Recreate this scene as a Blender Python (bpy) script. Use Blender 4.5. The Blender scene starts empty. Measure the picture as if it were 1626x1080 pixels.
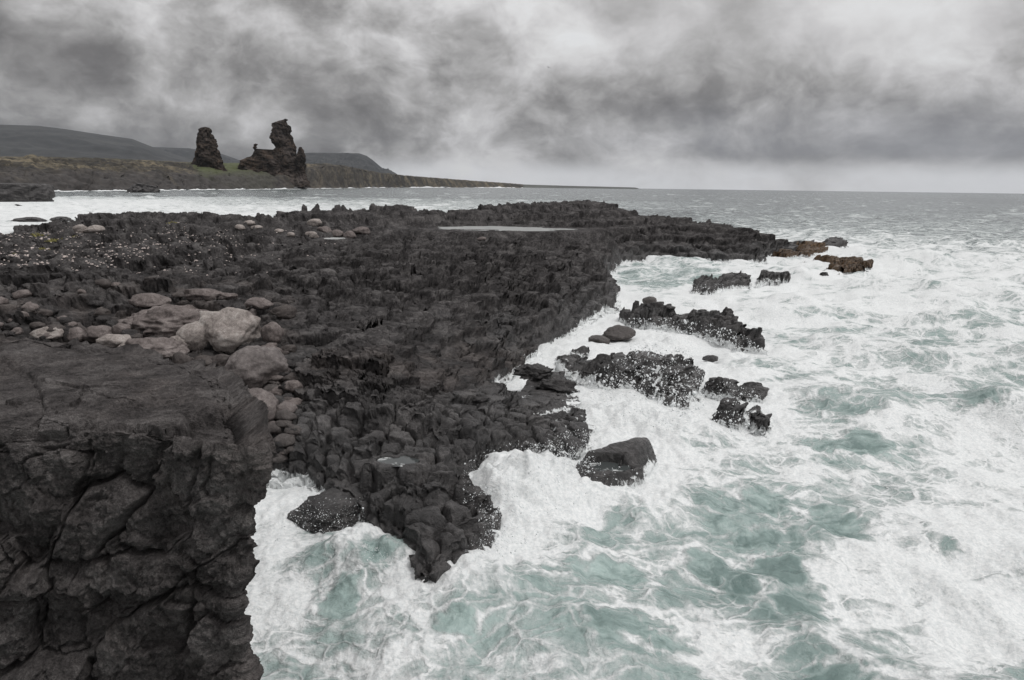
import bpy, bmesh, math, random
import numpy as np
from mathutils import Matrix, Vector

C = bpy.context.scene.collection
rng = np.random.default_rng(7)
random.seed(7)

# ------------------------------------------------------------------ camera
W0, H0, FPX = 1626.0, 1080.0, 1084.0
EYE = 7.0
PITCH, ROLL = math.radians(12.68), math.radians(0.74)
R3 = (Matrix.Rotation(math.pi/2 - PITCH, 3, 'X') @ Matrix.Rotation(ROLL, 3, 'Z'))
RN = np.array(R3)
cam_d = bpy.data.cameras.new('camera')
cam = bpy.data.objects.new('camera', cam_d)
C.objects.link(cam)
cam.matrix_world = Matrix.Translation((0, 0, EYE)) @ R3.to_4x4()
cam_d.sensor_width = 36.0
cam_d.lens = 36.0*FPX/W0
cam_d.clip_start, cam_d.clip_end = 0.1, 60000
bpy.context.scene.camera = cam

# ------------------------------------------------------------------ light
SUN_EL, SUN_AZ = 61.0, 116.0          # degrees; azimuth from +Y towards +X
scn = bpy.context.scene
scn.view_settings.view_transform = 'Standard'
scn.view_settings.look = 'None'
scn.view_settings.exposure = 0.0
scn.view_settings.gamma = 1.0
scn.view_settings.use_curve_mapping = False
scn.cycles.use_denoising = True
scn.cycles.denoising_prefilter = 'ACCURATE'
scn.cycles.max_bounces = 6
scn.cycles.diffuse_bounces = 3
scn.cycles.glossy_bounces = 3
scn.cycles.transmission_bounces = 2
scn.cycles.volume_bounces = 0

sun_d = bpy.data.lights.new('sun', 'SUN')
sun_d.energy = 1.5
sun_d.angle = math.radians(11)
sun_d.color = (1.0, 0.985, 0.965)
sun = bpy.data.objects.new('sun', sun_d)
C.objects.link(sun)
_e, _a = math.radians(SUN_EL), math.radians(SUN_AZ)
sdir = Vector((math.sin(_a)*math.cos(_e), math.cos(_a)*math.cos(_e), math.sin(_e)))
sun.rotation_euler = sdir.to_track_quat('Z', 'Y').to_euler()
sun.location = (0, 0, 60)


class NT:
    """Small helper for node trees."""
    def __init__(self, tree):
        self.t = tree
        self.n = tree.nodes
        self.l = tree.links

    def add(self, typ, **kw):
        n = self.n.new(typ)
        for k, v in kw.items():
            setattr(n, k, v)
        return n

    def put(self, sock, v):
        if isinstance(v, bpy.types.NodeSocket):
            self.l.new(v, sock)
        elif v is not None:
            try:
                sock.default_value = v
            except Exception:
                sock.default_value = tuple(v) + (1.0,)

    def math(self, op, a, b=None, c=None, clamp=False):
        n = self.add('ShaderNodeMath', operation=op, use_clamp=clamp)
        self.put(n.inputs[0], a)
        if b is not None:
            self.put(n.inputs[1], b)
        if c is not None:
            self.put(n.inputs[2], c)
        return n.outputs[0]

    def vmath(self, op, a, b=None, s=None):
        n = self.add('ShaderNodeVectorMath', operation=op)
        self.put(n.inputs[0], a)
        if b is not None:
            self.put(n.inputs[1], b)
        if s is not None:
            self.put(n.inputs['Scale'], s)
        return n.outputs['Value'] if op in ('DOT_PRODUCT', 'LENGTH', 'DISTANCE') else n.outputs[0]

    def noise(self, vec, scale, detail=4.0, rough=0.5, dist=0.0, col=False):
        n = self.add('ShaderNodeTexNoise')
        if vec is not None:
            self.put(n.inputs['Vector'], vec)
        n.inputs['Scale'].default_value = scale
        n.inputs['Detail'].default_value = detail
        n.inputs['Roughness'].default_value = rough
        n.inputs['Distortion'].default_value = dist
        return n.outputs['Color' if col else 'Fac']

    def voro(self, vec, scale, feature='DISTANCE_TO_EDGE', rand=1.0, out='Distance'):
        n = self.add('ShaderNodeTexVoronoi', feature=feature)
        self.put(n.inputs['Vector'], vec)
        n.inputs['Scale'].default_value = scale
        n.inputs['Randomness'].default_value = rand
        return n.outputs[out]

    def ss(self, v, a, b, lo=0.0, hi=1.0):
        n = self.add('ShaderNodeMapRange', interpolation_type='SMOOTHSTEP')
        for i, x in enumerate((v, a, b, lo, hi)):
            self.put(n.inputs[i], x)
        return n.outputs[0]

    def mix(self, f, a, b, mode='MIX'):
        n = self.add('ShaderNodeMix', data_type='RGBA', blend_type=mode)
        self.put(n.inputs[0], f)
        self.put(n.inputs[6], a)
        self.put(n.inputs[7], b)
        return n.outputs[2]

    def ramp(self, f, stops):
        n = self.add('ShaderNodeValToRGB')
        cr = n.color_ramp
        while len(cr.elements) < len(stops):
            cr.elements.new(0.5)
        for e, (p, c) in zip(cr.elements, stops):
            e.position = p
            e.color = tuple(c) + (1.0,)
        self.put(n.inputs[0], f)
        return n.outputs[0]

    def comb(self, x, y, z):
        n = self.add('ShaderNodeCombineXYZ')
        for i, v in enumerate((x, y, z)):
            self.put(n.inputs[i], v)
        return n.outputs[0]

    def sep(self, v):
        n = self.add('ShaderNodeSeparateXYZ')
        self.put(n.inputs[0], v)
        return n.outputs


SKY_A = (6.1, 4.7, 3.3)
SKY_B = (12.4, 2.2, 6.9)


def make_world():
    w = bpy.data.worlds.new('World')
    scn.world = w
    w.use_nodes = True
    w.node_tree.nodes.clear()
    k = NT(w.node_tree)
    d = k.add('ShaderNodeTexCoord').outputs['Generated']
    x, y, z = k.sep(d)
    zc = k.math('MAXIMUM', z, 0.0)
    p = k.vmath('MULTIPLY', d, (1.0, 1.0, 1.45))
    wv = k.vmath('SCALE', k.vmath('SUBTRACT', k.noise(p, 5.0, 4, 0.55, 0.0, True), (0.5, 0.5, 0.5)), s=0.10)
    p = k.vmath('ADD', p, wv)
    big = k.noise(k.vmath('ADD', p, SKY_A), 3.2, 2.0, 0.5, 0.0)
    wisp = k.noise(k.vmath('ADD', p, SKY_B), 7.0, 9.0, 0.58, 0.0)
    under = k.noise(k.vmath('ADD', k.vmath('ADD', p, SKY_B), (0.01, 0.0, 0.035)), 8.0, 7.0, 0.55, 0.1)
    fine = k.noise(k.vmath('ADD', p, (1.4, 9.2, 8.0)), 30.0, 5.0, 0.6, 0.1)
    f = k.math('ADD', k.math('ADD', k.math('MULTIPLY', big, 0.66), k.math('MULTIPLY', wisp, 0.36)),
               k.math('MULTIPLY', k.math('SUBTRACT', fine, 0.5), 0.17))
    f = k.math('ADD', f, k.math('MULTIPLY', k.math('SUBTRACT', wisp, under), 0.6))
    # stretch the contrast, thicker cloud over the land on the left, thinner over the open sea
    hi = k.math('MULTIPLY', k.ss(x, -0.15, 0.25), k.ss(zc, 0.10, 0.22))
    f = k.math('ADD', k.math('MULTIPLY', k.math('SUBTRACT', f, 0.5), k.math('SUBTRACT', 1.30, k.math('MULTIPLY', hi, 0.75))), 0.5)
    side = k.ss(k.math('ADD', x, k.math('MULTIPLY', z, 0.5)), -0.62, 0.20, -0.115, 0.03)
    f = k.math('ADD', f, side)
    f = k.math('ADD', f, k.math('MULTIPLY', hi, 0.10))
    f = k.math('ADD', f, k.ss(zc, 0.10, 0.26, -0.03, 0.05))
    cloud = k.ramp(f, [(0.12, (0.105, 0.102, 0.103)), (0.26, (0.145, 0.141, 0.141)), (0.40, (0.225, 0.221, 0.220)), (0.52, (0.335, 0.330, 0.330)),
                       (0.66, (0.48, 0.475, 0.48)), (0.84, (0.66, 0.66, 0.66))])
    # dark blue-grey rain band low over the sea, pale strip under it
    band = k.math('MULTIPLY', k.ss(zc, 0.022, 0.05), k.ss(zc, 0.14, 0.06))
    band = k.math('MULTIPLY', band, k.ss(x, 0.0, 0.30))
    band = k.math('MULTIPLY', band, k.ss(wisp, 0.35, 0.65, 1.0, 0.4))
    cloud = k.mix(k.math('MULTIPLY', band, 0.6), cloud, (0.235, 0.24, 0.262))
    pale = k.math('MULTIPLY', k.ss(zc, 0.045, 0.014), k.ss(x, -0.42, -0.1))
    pale = k.math('MULTIPLY', pale, k.ss(wisp, 0.80, 0.50))
    cloud = k.mix(k.math('MULTIPLY', pale, 0.85), cloud, (0.66, 0.668, 0.688))
    # an overcast sky brightens towards the zenith
    cloud = k.vmath('SCALE', cloud, s=k.math('ADD', 1.0, k.math('MULTIPLY', k.math('POWER', zc, 1.2), 1.5)))
    low = k.ss(z, -0.02, 0.0)
    cloud = k.mix(low, (0.16, 0.18, 0.19), cloud)
    sky = k.add('ShaderNodeTexSky', sky_type='NISHITA')
    sky.sun_disc = False
    sky.sun_elevation = math.radians(SUN_EL)
    sky.sun_rotation = math.radians(SUN_AZ)
    b1 = k.add('ShaderNodeBackground')
    k.put(b1.inputs[0], sky.outputs[0])
    b1.inputs[1].default_value = 0.08
    b2 = k.add('ShaderNodeBackground')
    k.put(b2.inputs[0], cloud)
    b2.inputs[1].default_value = 1.0
    cover = k.ss(f, 0.90, 0.70, 0.90, 1.0)
    m = k.add('ShaderNodeMixShader')
    k.put(m.inputs[0], cover)
    k.l.new(b1.outputs[0], m.inputs[1])
    k.l.new(b2.outputs[0], m.inputs[2])
    o = k.add('ShaderNodeOutputWorld')
    k.l.new(m.outputs[0], o.inputs[0])


make_world()

# ------------------------------------------------------------------ geometry of the view, used only to measure the place
EYEV = np.array([0.0, 0.0, EYE])


def ray(px, py):
    d = np.stack([(np.asarray(px, float)-W0/2)/FPX, -(np.asarray(py, float)-H0/2)/FPX,
                  -np.ones_like(np.asarray(px, float))], -1)
    return d @ RN.T


def P(px, py, z=0.0):
    d = ray(px, py)
    t = (z-EYE)/d[..., 2]
    return EYEV + d*t[..., None] if np.ndim(t) else EYEV + d*t


def proj(p):
    q = (p-EYEV) @ RN
    w = np.minimum(q[..., 2], -1e-3)
    return W0/2 - q[..., 0]/w*FPX, H0/2 + q[..., 1]/w*FPX


def at_r(px, py, r):
    """the point on a pixel's ray at horizontal distance r"""
    d = ray(px, py)
    t = r/np.hypot(d[..., 0], d[..., 1])
    return EYEV + d*np.asarray(t)[..., None]


# ------------------------------------------------------------------ noise
def _hash(ix, iy, s):
    h = ix.astype(np.uint32)*np.uint32(374761393) + iy.astype(np.uint32)*np.uint32(668265263) + np.uint32((s*2654435761) & 0xffffffff)
    h ^= h >> np.uint32(13)
    h *= np.uint32(1274126177)
    h ^= h >> np.uint32(16)
    h *= np.uint32(2246822519)
    h ^= h >> np.uint32(15)
    return h


_ga = rng.uniform(0, 2*np.pi, 256)
_gx, _gy = np.cos(_ga), np.sin(_ga)
_g3 = rng.normal(size=(256, 3))
_g3 /= np.linalg.norm(_g3, axis=1)[:, None]


def perlin2(x, y, seed=0):
    x0, y0 = np.floor(x), np.floor(y)
    fx, fy = x-x0, y-y0
    ix, iy = x0.astype(np.int64), y0.astype(np.int64)
    u, v = fx*fx*fx*(fx*(fx*6-15)+10), fy*fy*fy*(fy*(fy*6-15)+10)

    def g(a, b):
        k = (_hash(ix+a, iy+b, seed) & np.uint32(255)).astype(np.int64)
        return _gx[k]*(fx-a) + _gy[k]*(fy-b)
    a = g(0, 0)*(1-u) + g(1, 0)*u
    b = g(0, 1)*(1-u) + g(1, 1)*u
    return (a*(1-v) + b*v)*1.5


def fbm2(x, y, seed=0, octs=4, gain=0.5):
    s, a, f = 0, 1.0, 1.0
    for i in range(octs):
        s = s + a*perlin2(x*f+i*17.3, y*f-i*9.1, seed+i)
        a *= gain
        f *= 2.03
    return s


def ridge2(x, y, seed=0, octs=4, gain=0.5):
    s, a, f = 0, 1.0, 1.0
    for i in range(octs):
        s = s + a*(1-2*np.abs(perlin2(x*f+i*7.7, y*f-i*3.3, seed+i)))
        a *= gain
        f *= 2.1
    return s


def perlin3(p, seed=0):
    q0 = np.floor(p)
    f = p-q0
    i = q0.astype(np.int64)
    w = f*f*f*(f*(f*6-15)+10)
    out = 0
    for a in (0, 1):
        for b in (0, 1):
            for c in (0, 1):
                k = (_hash(i[..., 0]+a, i[..., 1]+b, seed+1013) ^ _hash(i[..., 2]+c, i[..., 0]+a, seed+77))
                k = (k & np.uint32(255)).astype(np.int64)
                g = _g3[k]
                d = g[..., 0]*(f[..., 0]-a) + g[..., 1]*(f[..., 1]-b) + g[..., 2]*(f[..., 2]-c)
                wt = (w[..., 0] if a else 1-w[..., 0])*(w[..., 1] if b else 1-w[..., 1])*(w[..., 2] if c else 1-w[..., 2])
                out = out + d*wt
    return out*1.5


def fbm3(p, seed=0, octs=3, gain=0.5):
    s, a, f = 0, 1.0, 1.0
    for i in range(octs):
        s = s + a*perlin3(p*f + i*5.7, seed+i)
        a *= gain
        f *= 2.05
    return s


def worley2(x, y, seed=0, jit=0.85):
    ix, iy = np.floor(x).astype(np.int64), np.floor(y).astype(np.int64)
    F1 = np.full(x.shape, 9.0)
    F2 = np.full(x.shape, 9.0)
    ID = np.zeros(x.shape, np.uint32)
    CX = np.zeros(x.shape)
    CY = np.zeros(x.shape)
    for a in (-1, 0, 1):
        for b in (-1, 0, 1):
            h = _hash(ix+a, iy+b, seed)
            cx = ix+a+0.5+jit*((h & np.uint32(1023))/1023.0-0.5)
            cy = iy+b+0.5+jit*(((h >> np.uint32(10)) & np.uint32(1023))/1023.0-0.5)
            d = np.hypot(cx-x, cy-y)
            n = d < F1
            F2 = np.where(n, F1, np.minimum(F2, d))
            F1 = np.where(n, d, F1)
            ID = np.where(n, h, ID)
            CX = np.where(n, cx, CX)
            CY = np.where(n, cy, CY)
    return F1, F2, ID, CX, CY


def blocks(x, y, scale, seed, tilt=0.5, jit=0.85):
    """broken blocks: per-cell height step and tilt (in units of scale), and the distance to the joint in metres"""
    F1, F2, ID, CX, CY = worley2(x/scale, y/scale, seed, jit)
    r1 = ((ID >> np.uint32(3)) & np.uint32(255))/255.0-0.5
    r2 = ((ID >> np.uint32(11)) & np.uint32(255))/255.0-0.5
    r3 = ((ID >> np.uint32(19)) & np.uint32(255))/255.0-0.5
    step = r1 + tilt*2*(r2*(x/scale-CX) + r3*(y/scale-CY))
    return step, (F2-F1)*scale*0.5, F1, ID


def sstep(a, b, x):
    t = np.clip((x-a)/(b-a), 0, 1)
    return t*t*(3-2*t)


def sdf_poly(x, y, poly):
    """signed distance to a closed polygon, positive inside"""
    sh = x.shape
    x, y = x.ravel(), y.ravel()
    d2 = np.full(x.shape, 1e18)
    ins = np.zeros(x.shape, bool)
    n = len(poly)
    for i in range(n):
        ax, ay = poly[i]
        bx, by = poly[(i+1) % n]
        ex, ey = bx-ax, by-ay
        L = ex*ex+ey*ey+1e-12
        t = np.clip(((x-ax)*ex+(y-ay)*ey)/L, 0, 1)
        qx, qy = x-(ax+t*ex), y-(ay+t*ey)
        d2 = np.minimum(d2, qx*qx+qy*qy)
        c = (ay > y) != (by > y)
        if abs(ey) > 1e-12:
            ins ^= c & (x < ex*(y-ay)/ey+ax)
    d = np.sqrt(d2)
    return np.where(ins, d, -d).reshape(sh)


def dist_line(x, y, pts):
    d2 = np.full(x.shape, 1e18)
    for (ax, ay), (bx, by) in zip(pts[:-1], pts[1:]):
        ex, ey = bx-ax, by-ay
        t = np.clip(((x-ax)*ex+(y-ay)*ey)/(ex*ex+ey*ey+1e-12), 0, 1)
        d2 = np.minimum(d2, (x-ax-t*ex)**2+(y-ay-t*ey)**2)
    return np.sqrt(d2)


# ------------------------------------------------------------------ mesh helpers
def tag(o, label=None, cat=None, group=None, kind=None):
    for k_, v_ in (('label', label), ('category', cat), ('group', group), ('kind', kind)):
        if v_:
            o[k_] = v_
    return o


def mesh_np(name, v, f, mat, parent=None, attrs=None, smooth=True, loc=None):
    """v (n,3), f (m,4 or 3) -> one mesh object; attrs: (n,4) stored as the point colour 'mask'"""
    me = bpy.data.meshes.new(name)
    v = np.asarray(v, np.float64)
    if loc is not None:
        v = v-np.asarray(loc)
    f = np.asarray(f, np.int32)
    k = f.shape[1]
    me.vertices.add(len(v))
    me.vertices.foreach_set('co', v.astype(np.float32).ravel())
    me.loops.add(f.size)
    me.loops.foreach_set('vertex_index', f.ravel())
    me.polygons.add(len(f))
    me.polygons.foreach_set('loop_start', np.arange(0, f.size, k, dtype=np.int32))
    me.polygons.foreach_set('loop_total', np.full(len(f), k, np.int32))
    me.polygons.foreach_set('use_smooth', np.full(len(f), smooth, bool))
    if attrs is not None:
        a = me.attributes.new('mask', 'FLOAT_COLOR', 'POINT')
        a.data.foreach_set('color', np.asarray(attrs, np.float32).ravel())
    me.update(calc_edges=True)
    me.materials.append(mat)
    o = bpy.data.objects.new(name, me)
    C.objects.link(o)
    if loc is not None:
        o.location = loc
    if parent:
        o.parent = parent
    return o


def submesh(v, f, sel, attrs=None):
    ff = f[sel]
    used, inv = np.unique(ff.ravel(), return_inverse=True)
    return v[used], inv.reshape(ff.shape), (attrs[used] if attrs is not None else None)


def grid_faces(nu, nv, wrap=False):
    """faces of a grid stored as index u*nv+v"""
    u = np.arange(nu if wrap else nu-1)
    v = np.arange(nv-1)
    U, V = np.meshgrid(u, v, indexing='ij')
    U2 = (U+1) % nu
    return np.stack([U*nv+V, U2*nv+V, U2*nv+V+1, U*nv+V+1], -1).reshape(-1, 4)


def grid_normals(G):
    a = np.gradient(G, axis=0)
    b = np.gradient(G, axis=1)
    n = np.cross(a, b)
    return n/(np.linalg.norm(n, axis=-1, keepdims=True)+1e-12)


# ------------------------------------------------------------------ materials
def new_mat(name):
    m = bpy.data.materials.new(name)
    m.use_nodes = True
    m.node_tree.nodes.clear()
    k = NT(m.node_tree)
    b = k.add('ShaderNodeBsdfPrincipled')
    o = k.add('ShaderNodeOutputMaterial')
    k.l.new(b.outputs[0], o.inputs[0])
    return m, k, b


def rock_mat(name, dark, mid, light, scale=1.0, rough=0.85, bump=0.8, masks=True, pit=1.0, speck=0.0):
    m, k, b = new_mat(name)
    tc = k.add('ShaderNodeTexCoord').outputs['Object']
    n1 = k.noise(tc, 0.9*scale, 8, 0.6, 0.4)
    n2 = k.noise(tc, 7*scale, 8, 0.65, 0.2)
    n3 = k.noise(tc, 38*scale, 5, 0.6)
    f = k.math('ADD', k.math('MULTIPLY', n1, 0.55), k.math('MULTIPLY', n2, 0.45))
    col = k.ramp(f, [(0.36, dark), (0.5, mid), (0.66, light)])
    col = k.mix(0.7, col, k.ramp(n3, [(0.3, (0.35, 0.35, 0.35)), (0.52, (1, 1, 1)), (0.75, (1.7, 1.7, 1.7))]), 'MULTIPLY')
    pits = k.voro(tc, 22*scale, 'F1')
    pitm = k.math('MULTIPLY', k.ss(pits, 0.36, 0.20), k.ss(n2, 0.36, 0.52))
    rg = k.ss(n2, 0.3, 0.7, rough-0.25, rough)
    if masks:
        at = k.add('ShaderNodeAttribute', attribute_name='mask')
        wet, brown, foam = k.sep(at.outputs['Color'])
        weed = at.outputs['Alpha']
        bn = k.ramp(f, [(0.34, (0.040, 0.034, 0.032)), (0.5, (0.085, 0.071, 0.066)), (0.68, (0.16, 0.137, 0.126))])
        bn = k.mix(0.7, bn, k.ramp(n3, [(0.3, (0.5, 0.5, 0.5)), (0.55, (1, 1, 1)), (0.8, (1.4, 1.4, 1.4))]), 'MULTIPLY')
        col = k.mix(k.math('MULTIPLY', brown, k.ss(n1, 0.33, 0.6), clamp=True), col, bn)
        wd = k.ramp(n2, [(0.3, (0.022, 0.013, 0.006)), (0.55, (0.11, 0.056, 0.016)), (0.75, (0.20, 0.105, 0.028))])
        col = k.mix(k.math('MULTIPLY', k.ss(k.math('ADD', weed, k.math('MULTIPLY', k.math('SUBTRACT', n2, 0.5), 1.3)), 0.4, 0.6), 0.95), col, wd)
        col = k.mix(k.math('MULTIPLY', wet, 0.5), col, k.vmath('SCALE', col, s=0.55))
        lc = k.math('MULTIPLY', k.ss(k.voro(k.vmath('ADD', tc, k.vmath('SCALE', k.noise(tc, 3.0, 3, 0.5, 0.0, True), s=0.25)), 3.2), 0.10, 0.0), k.ss(foam, 0.30, 0.65))
        fm = k.ss(k.math('ADD', k.math('ADD', foam, k.math('MULTIPLY', lc, 0.45)), k.math('MULTIPLY', k.math('SUBTRACT', n2, 0.5), 1.1)), 0.45, 0.70)
        col = k.mix(fm, col, (0.78, 0.80, 0.80))
        rg = k.math('ADD', k.math('MULTIPLY', wet, k.ss(n2, 0.35, 0.65, -0.34, -0.60)), rough)
        rg = k.math('MAXIMUM', rg, k.math('MULTIPLY', fm, 0.8))
    k.put(b.inputs['Base Color'], col)
    k.put(b.inputs['Roughness'], rg)
    k.put(b.inputs['Specular IOR Level'], k.math('ADD', 0.10, k.math('MULTIPLY', wet, 0.5)) if masks else 0.15)
    h = k.math('ADD', k.math('MULTIPLY', n2, 0.10), k.math('MULTIPLY', n3, 0.045))
    h = k.math('SUBTRACT', h, k.math('MULTIPLY', pitm, 0.018*pit))
    bp = k.add('ShaderNodeBump')
    bp.inputs['Strength'].default_value = bump
    bp.inputs['Distance'].default_value = 1.0/scale
    k.put(bp.inputs['Height'], h)
    k.l.new(bp.outputs[0], b.inputs['Normal'])
    return m


M_LAVA = rock_mat('lava', (0.015, 0.0138, 0.0138), (0.052, 0.0483, 0.048), (0.145, 0.136, 0.133))
M_CLIFF = rock_mat('cliff_lava', (0.026, 0.0236, 0.0232), (0.078, 0.071, 0.0695), (0.165, 0.153, 0.149), scale=2.2, bump=1.0, pit=4.0)
M_BROWN = rock_mat('brown_boulder', (0.072, 0.061, 0.058), (0.165, 0.141, 0.134), (0.30, 0.266, 0.253), scale=1.5, bump=0.8)
M_GREY = rock_mat('grey_boulder', (0.05, 0.043, 0.041), (0.085, 0.074, 0.07), (0.15, 0.136, 0.13), scale=1.5, bump=0.8)
M_PALE = rock_mat('pale_boulder', (0.15, 0.128, 0.118), (0.31, 0.275, 0.255), (0.48, 0.445, 0.42), scale=1.3, bump=0.8)
M_STACK = rock_mat('stack_rock', (0.014, 0.012, 0.010), (0.032, 0.026, 0.022), (0.12, 0.086, 0.066), scale=0.055, bump=0.9, masks=True, pit=0.5)


def sea_mat():
    m, k, b = new_mat('sea_water')
    pos = k.add('ShaderNodeTexCoord').outputs['Object']
    at = k.add('ShaderNodeAttribute', attribute_name='mask')
    cov, milk, far = k.sep(at.outputs['Color'])
    # gentle drift of the foam: coordinates warped by slow noise
    wv = k.vmath('SCALE', k.vmath('SUBTRACT', k.noise(pos, 0.35, 3, 0.5, 0.0, True), (0.5, 0.5, 0.5)), s=2.4)
    wv2 = k.vmath('SCALE', k.vmath('SUBTRACT', k.noise(pos, 1.6, 3, 0.5, 0.0, True), (0.5, 0.5, 0.5)), s=0.5)
    q = k.vmath('ADD', k.vmath('ADD', pos, wv), wv2)
    q = k.vmath('MULTIPLY', q, (0.62, 1.0, 0.4))
    big = k.noise(q, 0.55, 6, 0.62, 0.2)
    med = k.noise(q, 2.3, 7, 0.68, 0.5)
    fin = k.noise(pos, 14.0, 5, 0.7, 0.2)
    e1 = k.voro(q, 0.95)
    e2 = k.voro(q, 2.7)
    lace = k.math('MAXIMUM', k.ss(e1, 0.11, 0.0), k.math('MULTIPLY', k.ss(e2, 0.12, 0.0), 0.75))
    f = k.math('ADD', cov, k.math('MULTIPLY', k.math('SUBTRACT', big, 0.5), 1.5))
    f = k.math('ADD', f, k.math('MULTIPLY', k.math('SUBTRACT', med, 0.5), 0.85))
    f = k.math('ADD', f, k.math('MULTIPLY', lace, 0.26))
    f = k.math('ADD', f, k.math('MULTIPLY', k.math('SUBTRACT', fin, 0.5), 0.30))
    foam = k.ss(f, 0.40, 0.86)
    thin = k.ss(f, 0.10, 0.62)
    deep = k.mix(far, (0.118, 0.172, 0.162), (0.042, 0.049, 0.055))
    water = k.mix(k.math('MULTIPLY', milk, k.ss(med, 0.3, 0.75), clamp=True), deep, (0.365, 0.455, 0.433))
    water = k.mix(k.math('MULTIPLY', thin, 0.5), water, (0.45, 0.525, 0.51))
    fcol = k.mix(k.ss(fin, 0.3, 0.7), (0.56, 0.583, 0.587), (0.745, 0.75, 0.745))
    col = k.mix(foam, water, fcol)
    k.put(b.inputs['Base Color'], col)
    k.put(b.inputs['Roughness'], k.math('ADD', k.math('MULTIPLY', foam, 0.72), k.math('ADD', 0.10, k.math('MULTIPLY', far, 0.12))))
    b.inputs['IOR'].default_value = 1.333
    h = k.math('ADD', k.math('MULTIPLY', foam, 0.06), k.math('MULTIPLY', fin, 0.035))
    h = k.math('ADD', h, k.math('MULTIPLY', k.noise(k.vmath('MULTIPLY', pos, (0.7, 1, 1)), 1.3, 6, 0.6, 0.3), 0.16))
    bp = k.add('ShaderNodeBump')
    bp.inputs['Strength'].default_value = 0.8
    bp.inputs['Distance'].default_value = 1.0
    k.put(bp.inputs['Height'], h)
    k.l.new(bp.outputs[0], b.inputs['Normal'])
    return m


M_SEA = sea_mat()


def plain_mat(name, col, rough=0.8, var=0.3, scale=3.0):
    m, k, b = new_mat(name)
    tc = k.add('ShaderNodeTexCoord').outputs['Object']
    n = k.noise(tc, scale, 5, 0.6)
    c = k.mix(k.ss(n, 0.3, 0.7), tuple(x*(1-var) for x in col), tuple(min(1, x*(1+var)) for x in col))
    k.put(b.inputs['Base Color'], c)
    b.inputs['Roughness'].default_value = rough
    return m


M_FOAM = plain_mat('white_foam', (0.72, 0.74, 0.745), 0.6, 0.08, 20)
M_STONE = plain_mat('pale_stone', (0.50, 0.43, 0.40), 0.8, 0.3, 1.5)
M_TUFT = plain_mat('yellow_green_tuft', (0.22, 0.20, 0.075), 0.9, 0.35, 4)
M_BIRD = plain_mat('bird_feathers', (0.06, 0.06, 0.065), 0.8, 0.3, 8)


def pool_mat(name='pool_water', lo=0.52, hi=0.66):
    m, k, b = new_mat(name)
    tc = k.add('ShaderNodeTexCoord').outputs['Object']
    n = k.noise(tc, 1.4, 6, 0.65, 0.6)
    k.put(b.inputs['Base Color'], k.mix(k.ss(n, lo, hi), (0.05, 0.055, 0.055), (0.78, 0.80, 0.79)))
    b.inputs['Roughness'].default_value = 0.04
    b.inputs['IOR'].default_value = 1.333
    return m


M_POOL = pool_mat()
M_SURGE = pool_mat('foamy_pool_water', 0.20, 0.36)

# ------------------------------------------------------------------ the lava shore: where it lies
COAST = [(-500, 800, 0, 1), (300, 800, 0, 1), (425, 772, 0, 1), (470, 772, 0, 1), (505, 795, 0, 1), (560, 835, 0, 1), (600, 872, 0, 1),
         (628, 897, 0, 1), (648, 948, 0, 1), (695, 955, 0, 1), (762, 915, 0, 1), (815, 868, 0, 1), (812, 825, 0, 1), (772, 808, 0, 1),
         (737, 797, 0, 1), (752, 770, 0, 1), (800, 742, 0, 1), (850, 738, 0, 1), (900, 745, 0, 1), (940, 752, 0, 1), (952, 728, 0, 1),
         (947, 692, 0, 1), (952, 672, 0, 1), (930, 655, 0, 1), (918, 625, 0, 1), (925, 605, 0, 1), (880, 592, 0, 1), (868, 578, 0, 1), (900, 562, 0, 1),
         (938, 537, 0, 1), (958, 505, 0, 1), (1000, 494, 0, 1), (1002, 470, 0, 1), (968, 446, 0, 1), (978, 421, 0, 1), (1040, 414, 0, 1),
         (1120, 417, 0, 1), (1218, 418, 0, 1), (1224, 408, 0, 1), (1290, 402, 0, 1), (1310, 390, 0, 1),
         (1300, 386, 0, 1.03), (1240, 380, 1.2, 1.05), (1215, 368, 2.6, 1.06), (1150, 357, 3.0, 1.06), (1050, 350, 3.3, 1.07),
         (1003, 346, 3.6, 1.08), (984, 324, 5.0, 1.04), (930, 320, 5.1, 1.05), (840, 328, 4.8, 1.06), (720, 338, 4.2, 1.06),
         (690, 340, 4.1, 1.06), (640, 328, 4.9, 1.05), (590, 328, 4.9, 1.05), (550, 338, 4.3, 1.05), (460, 335, 4.4, 1.05),
         (400, 342, 4.2, 1.05), (300, 345, 4.0, 1.05), (160, 338, 4.2, 1.05), (100, 352, 3.8, 1.04), (0, 368, 3.6, 1.04),
         (-150, 385, 3.5, 1.04), (-500, 400, 3.5, 1.04)]
coast = []
for px_, py_, z_, s_ in COAST:
    p_ = P(px_, py_, z_)
    coast.append((p_[0]*s_, p_[1]*s_))

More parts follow.
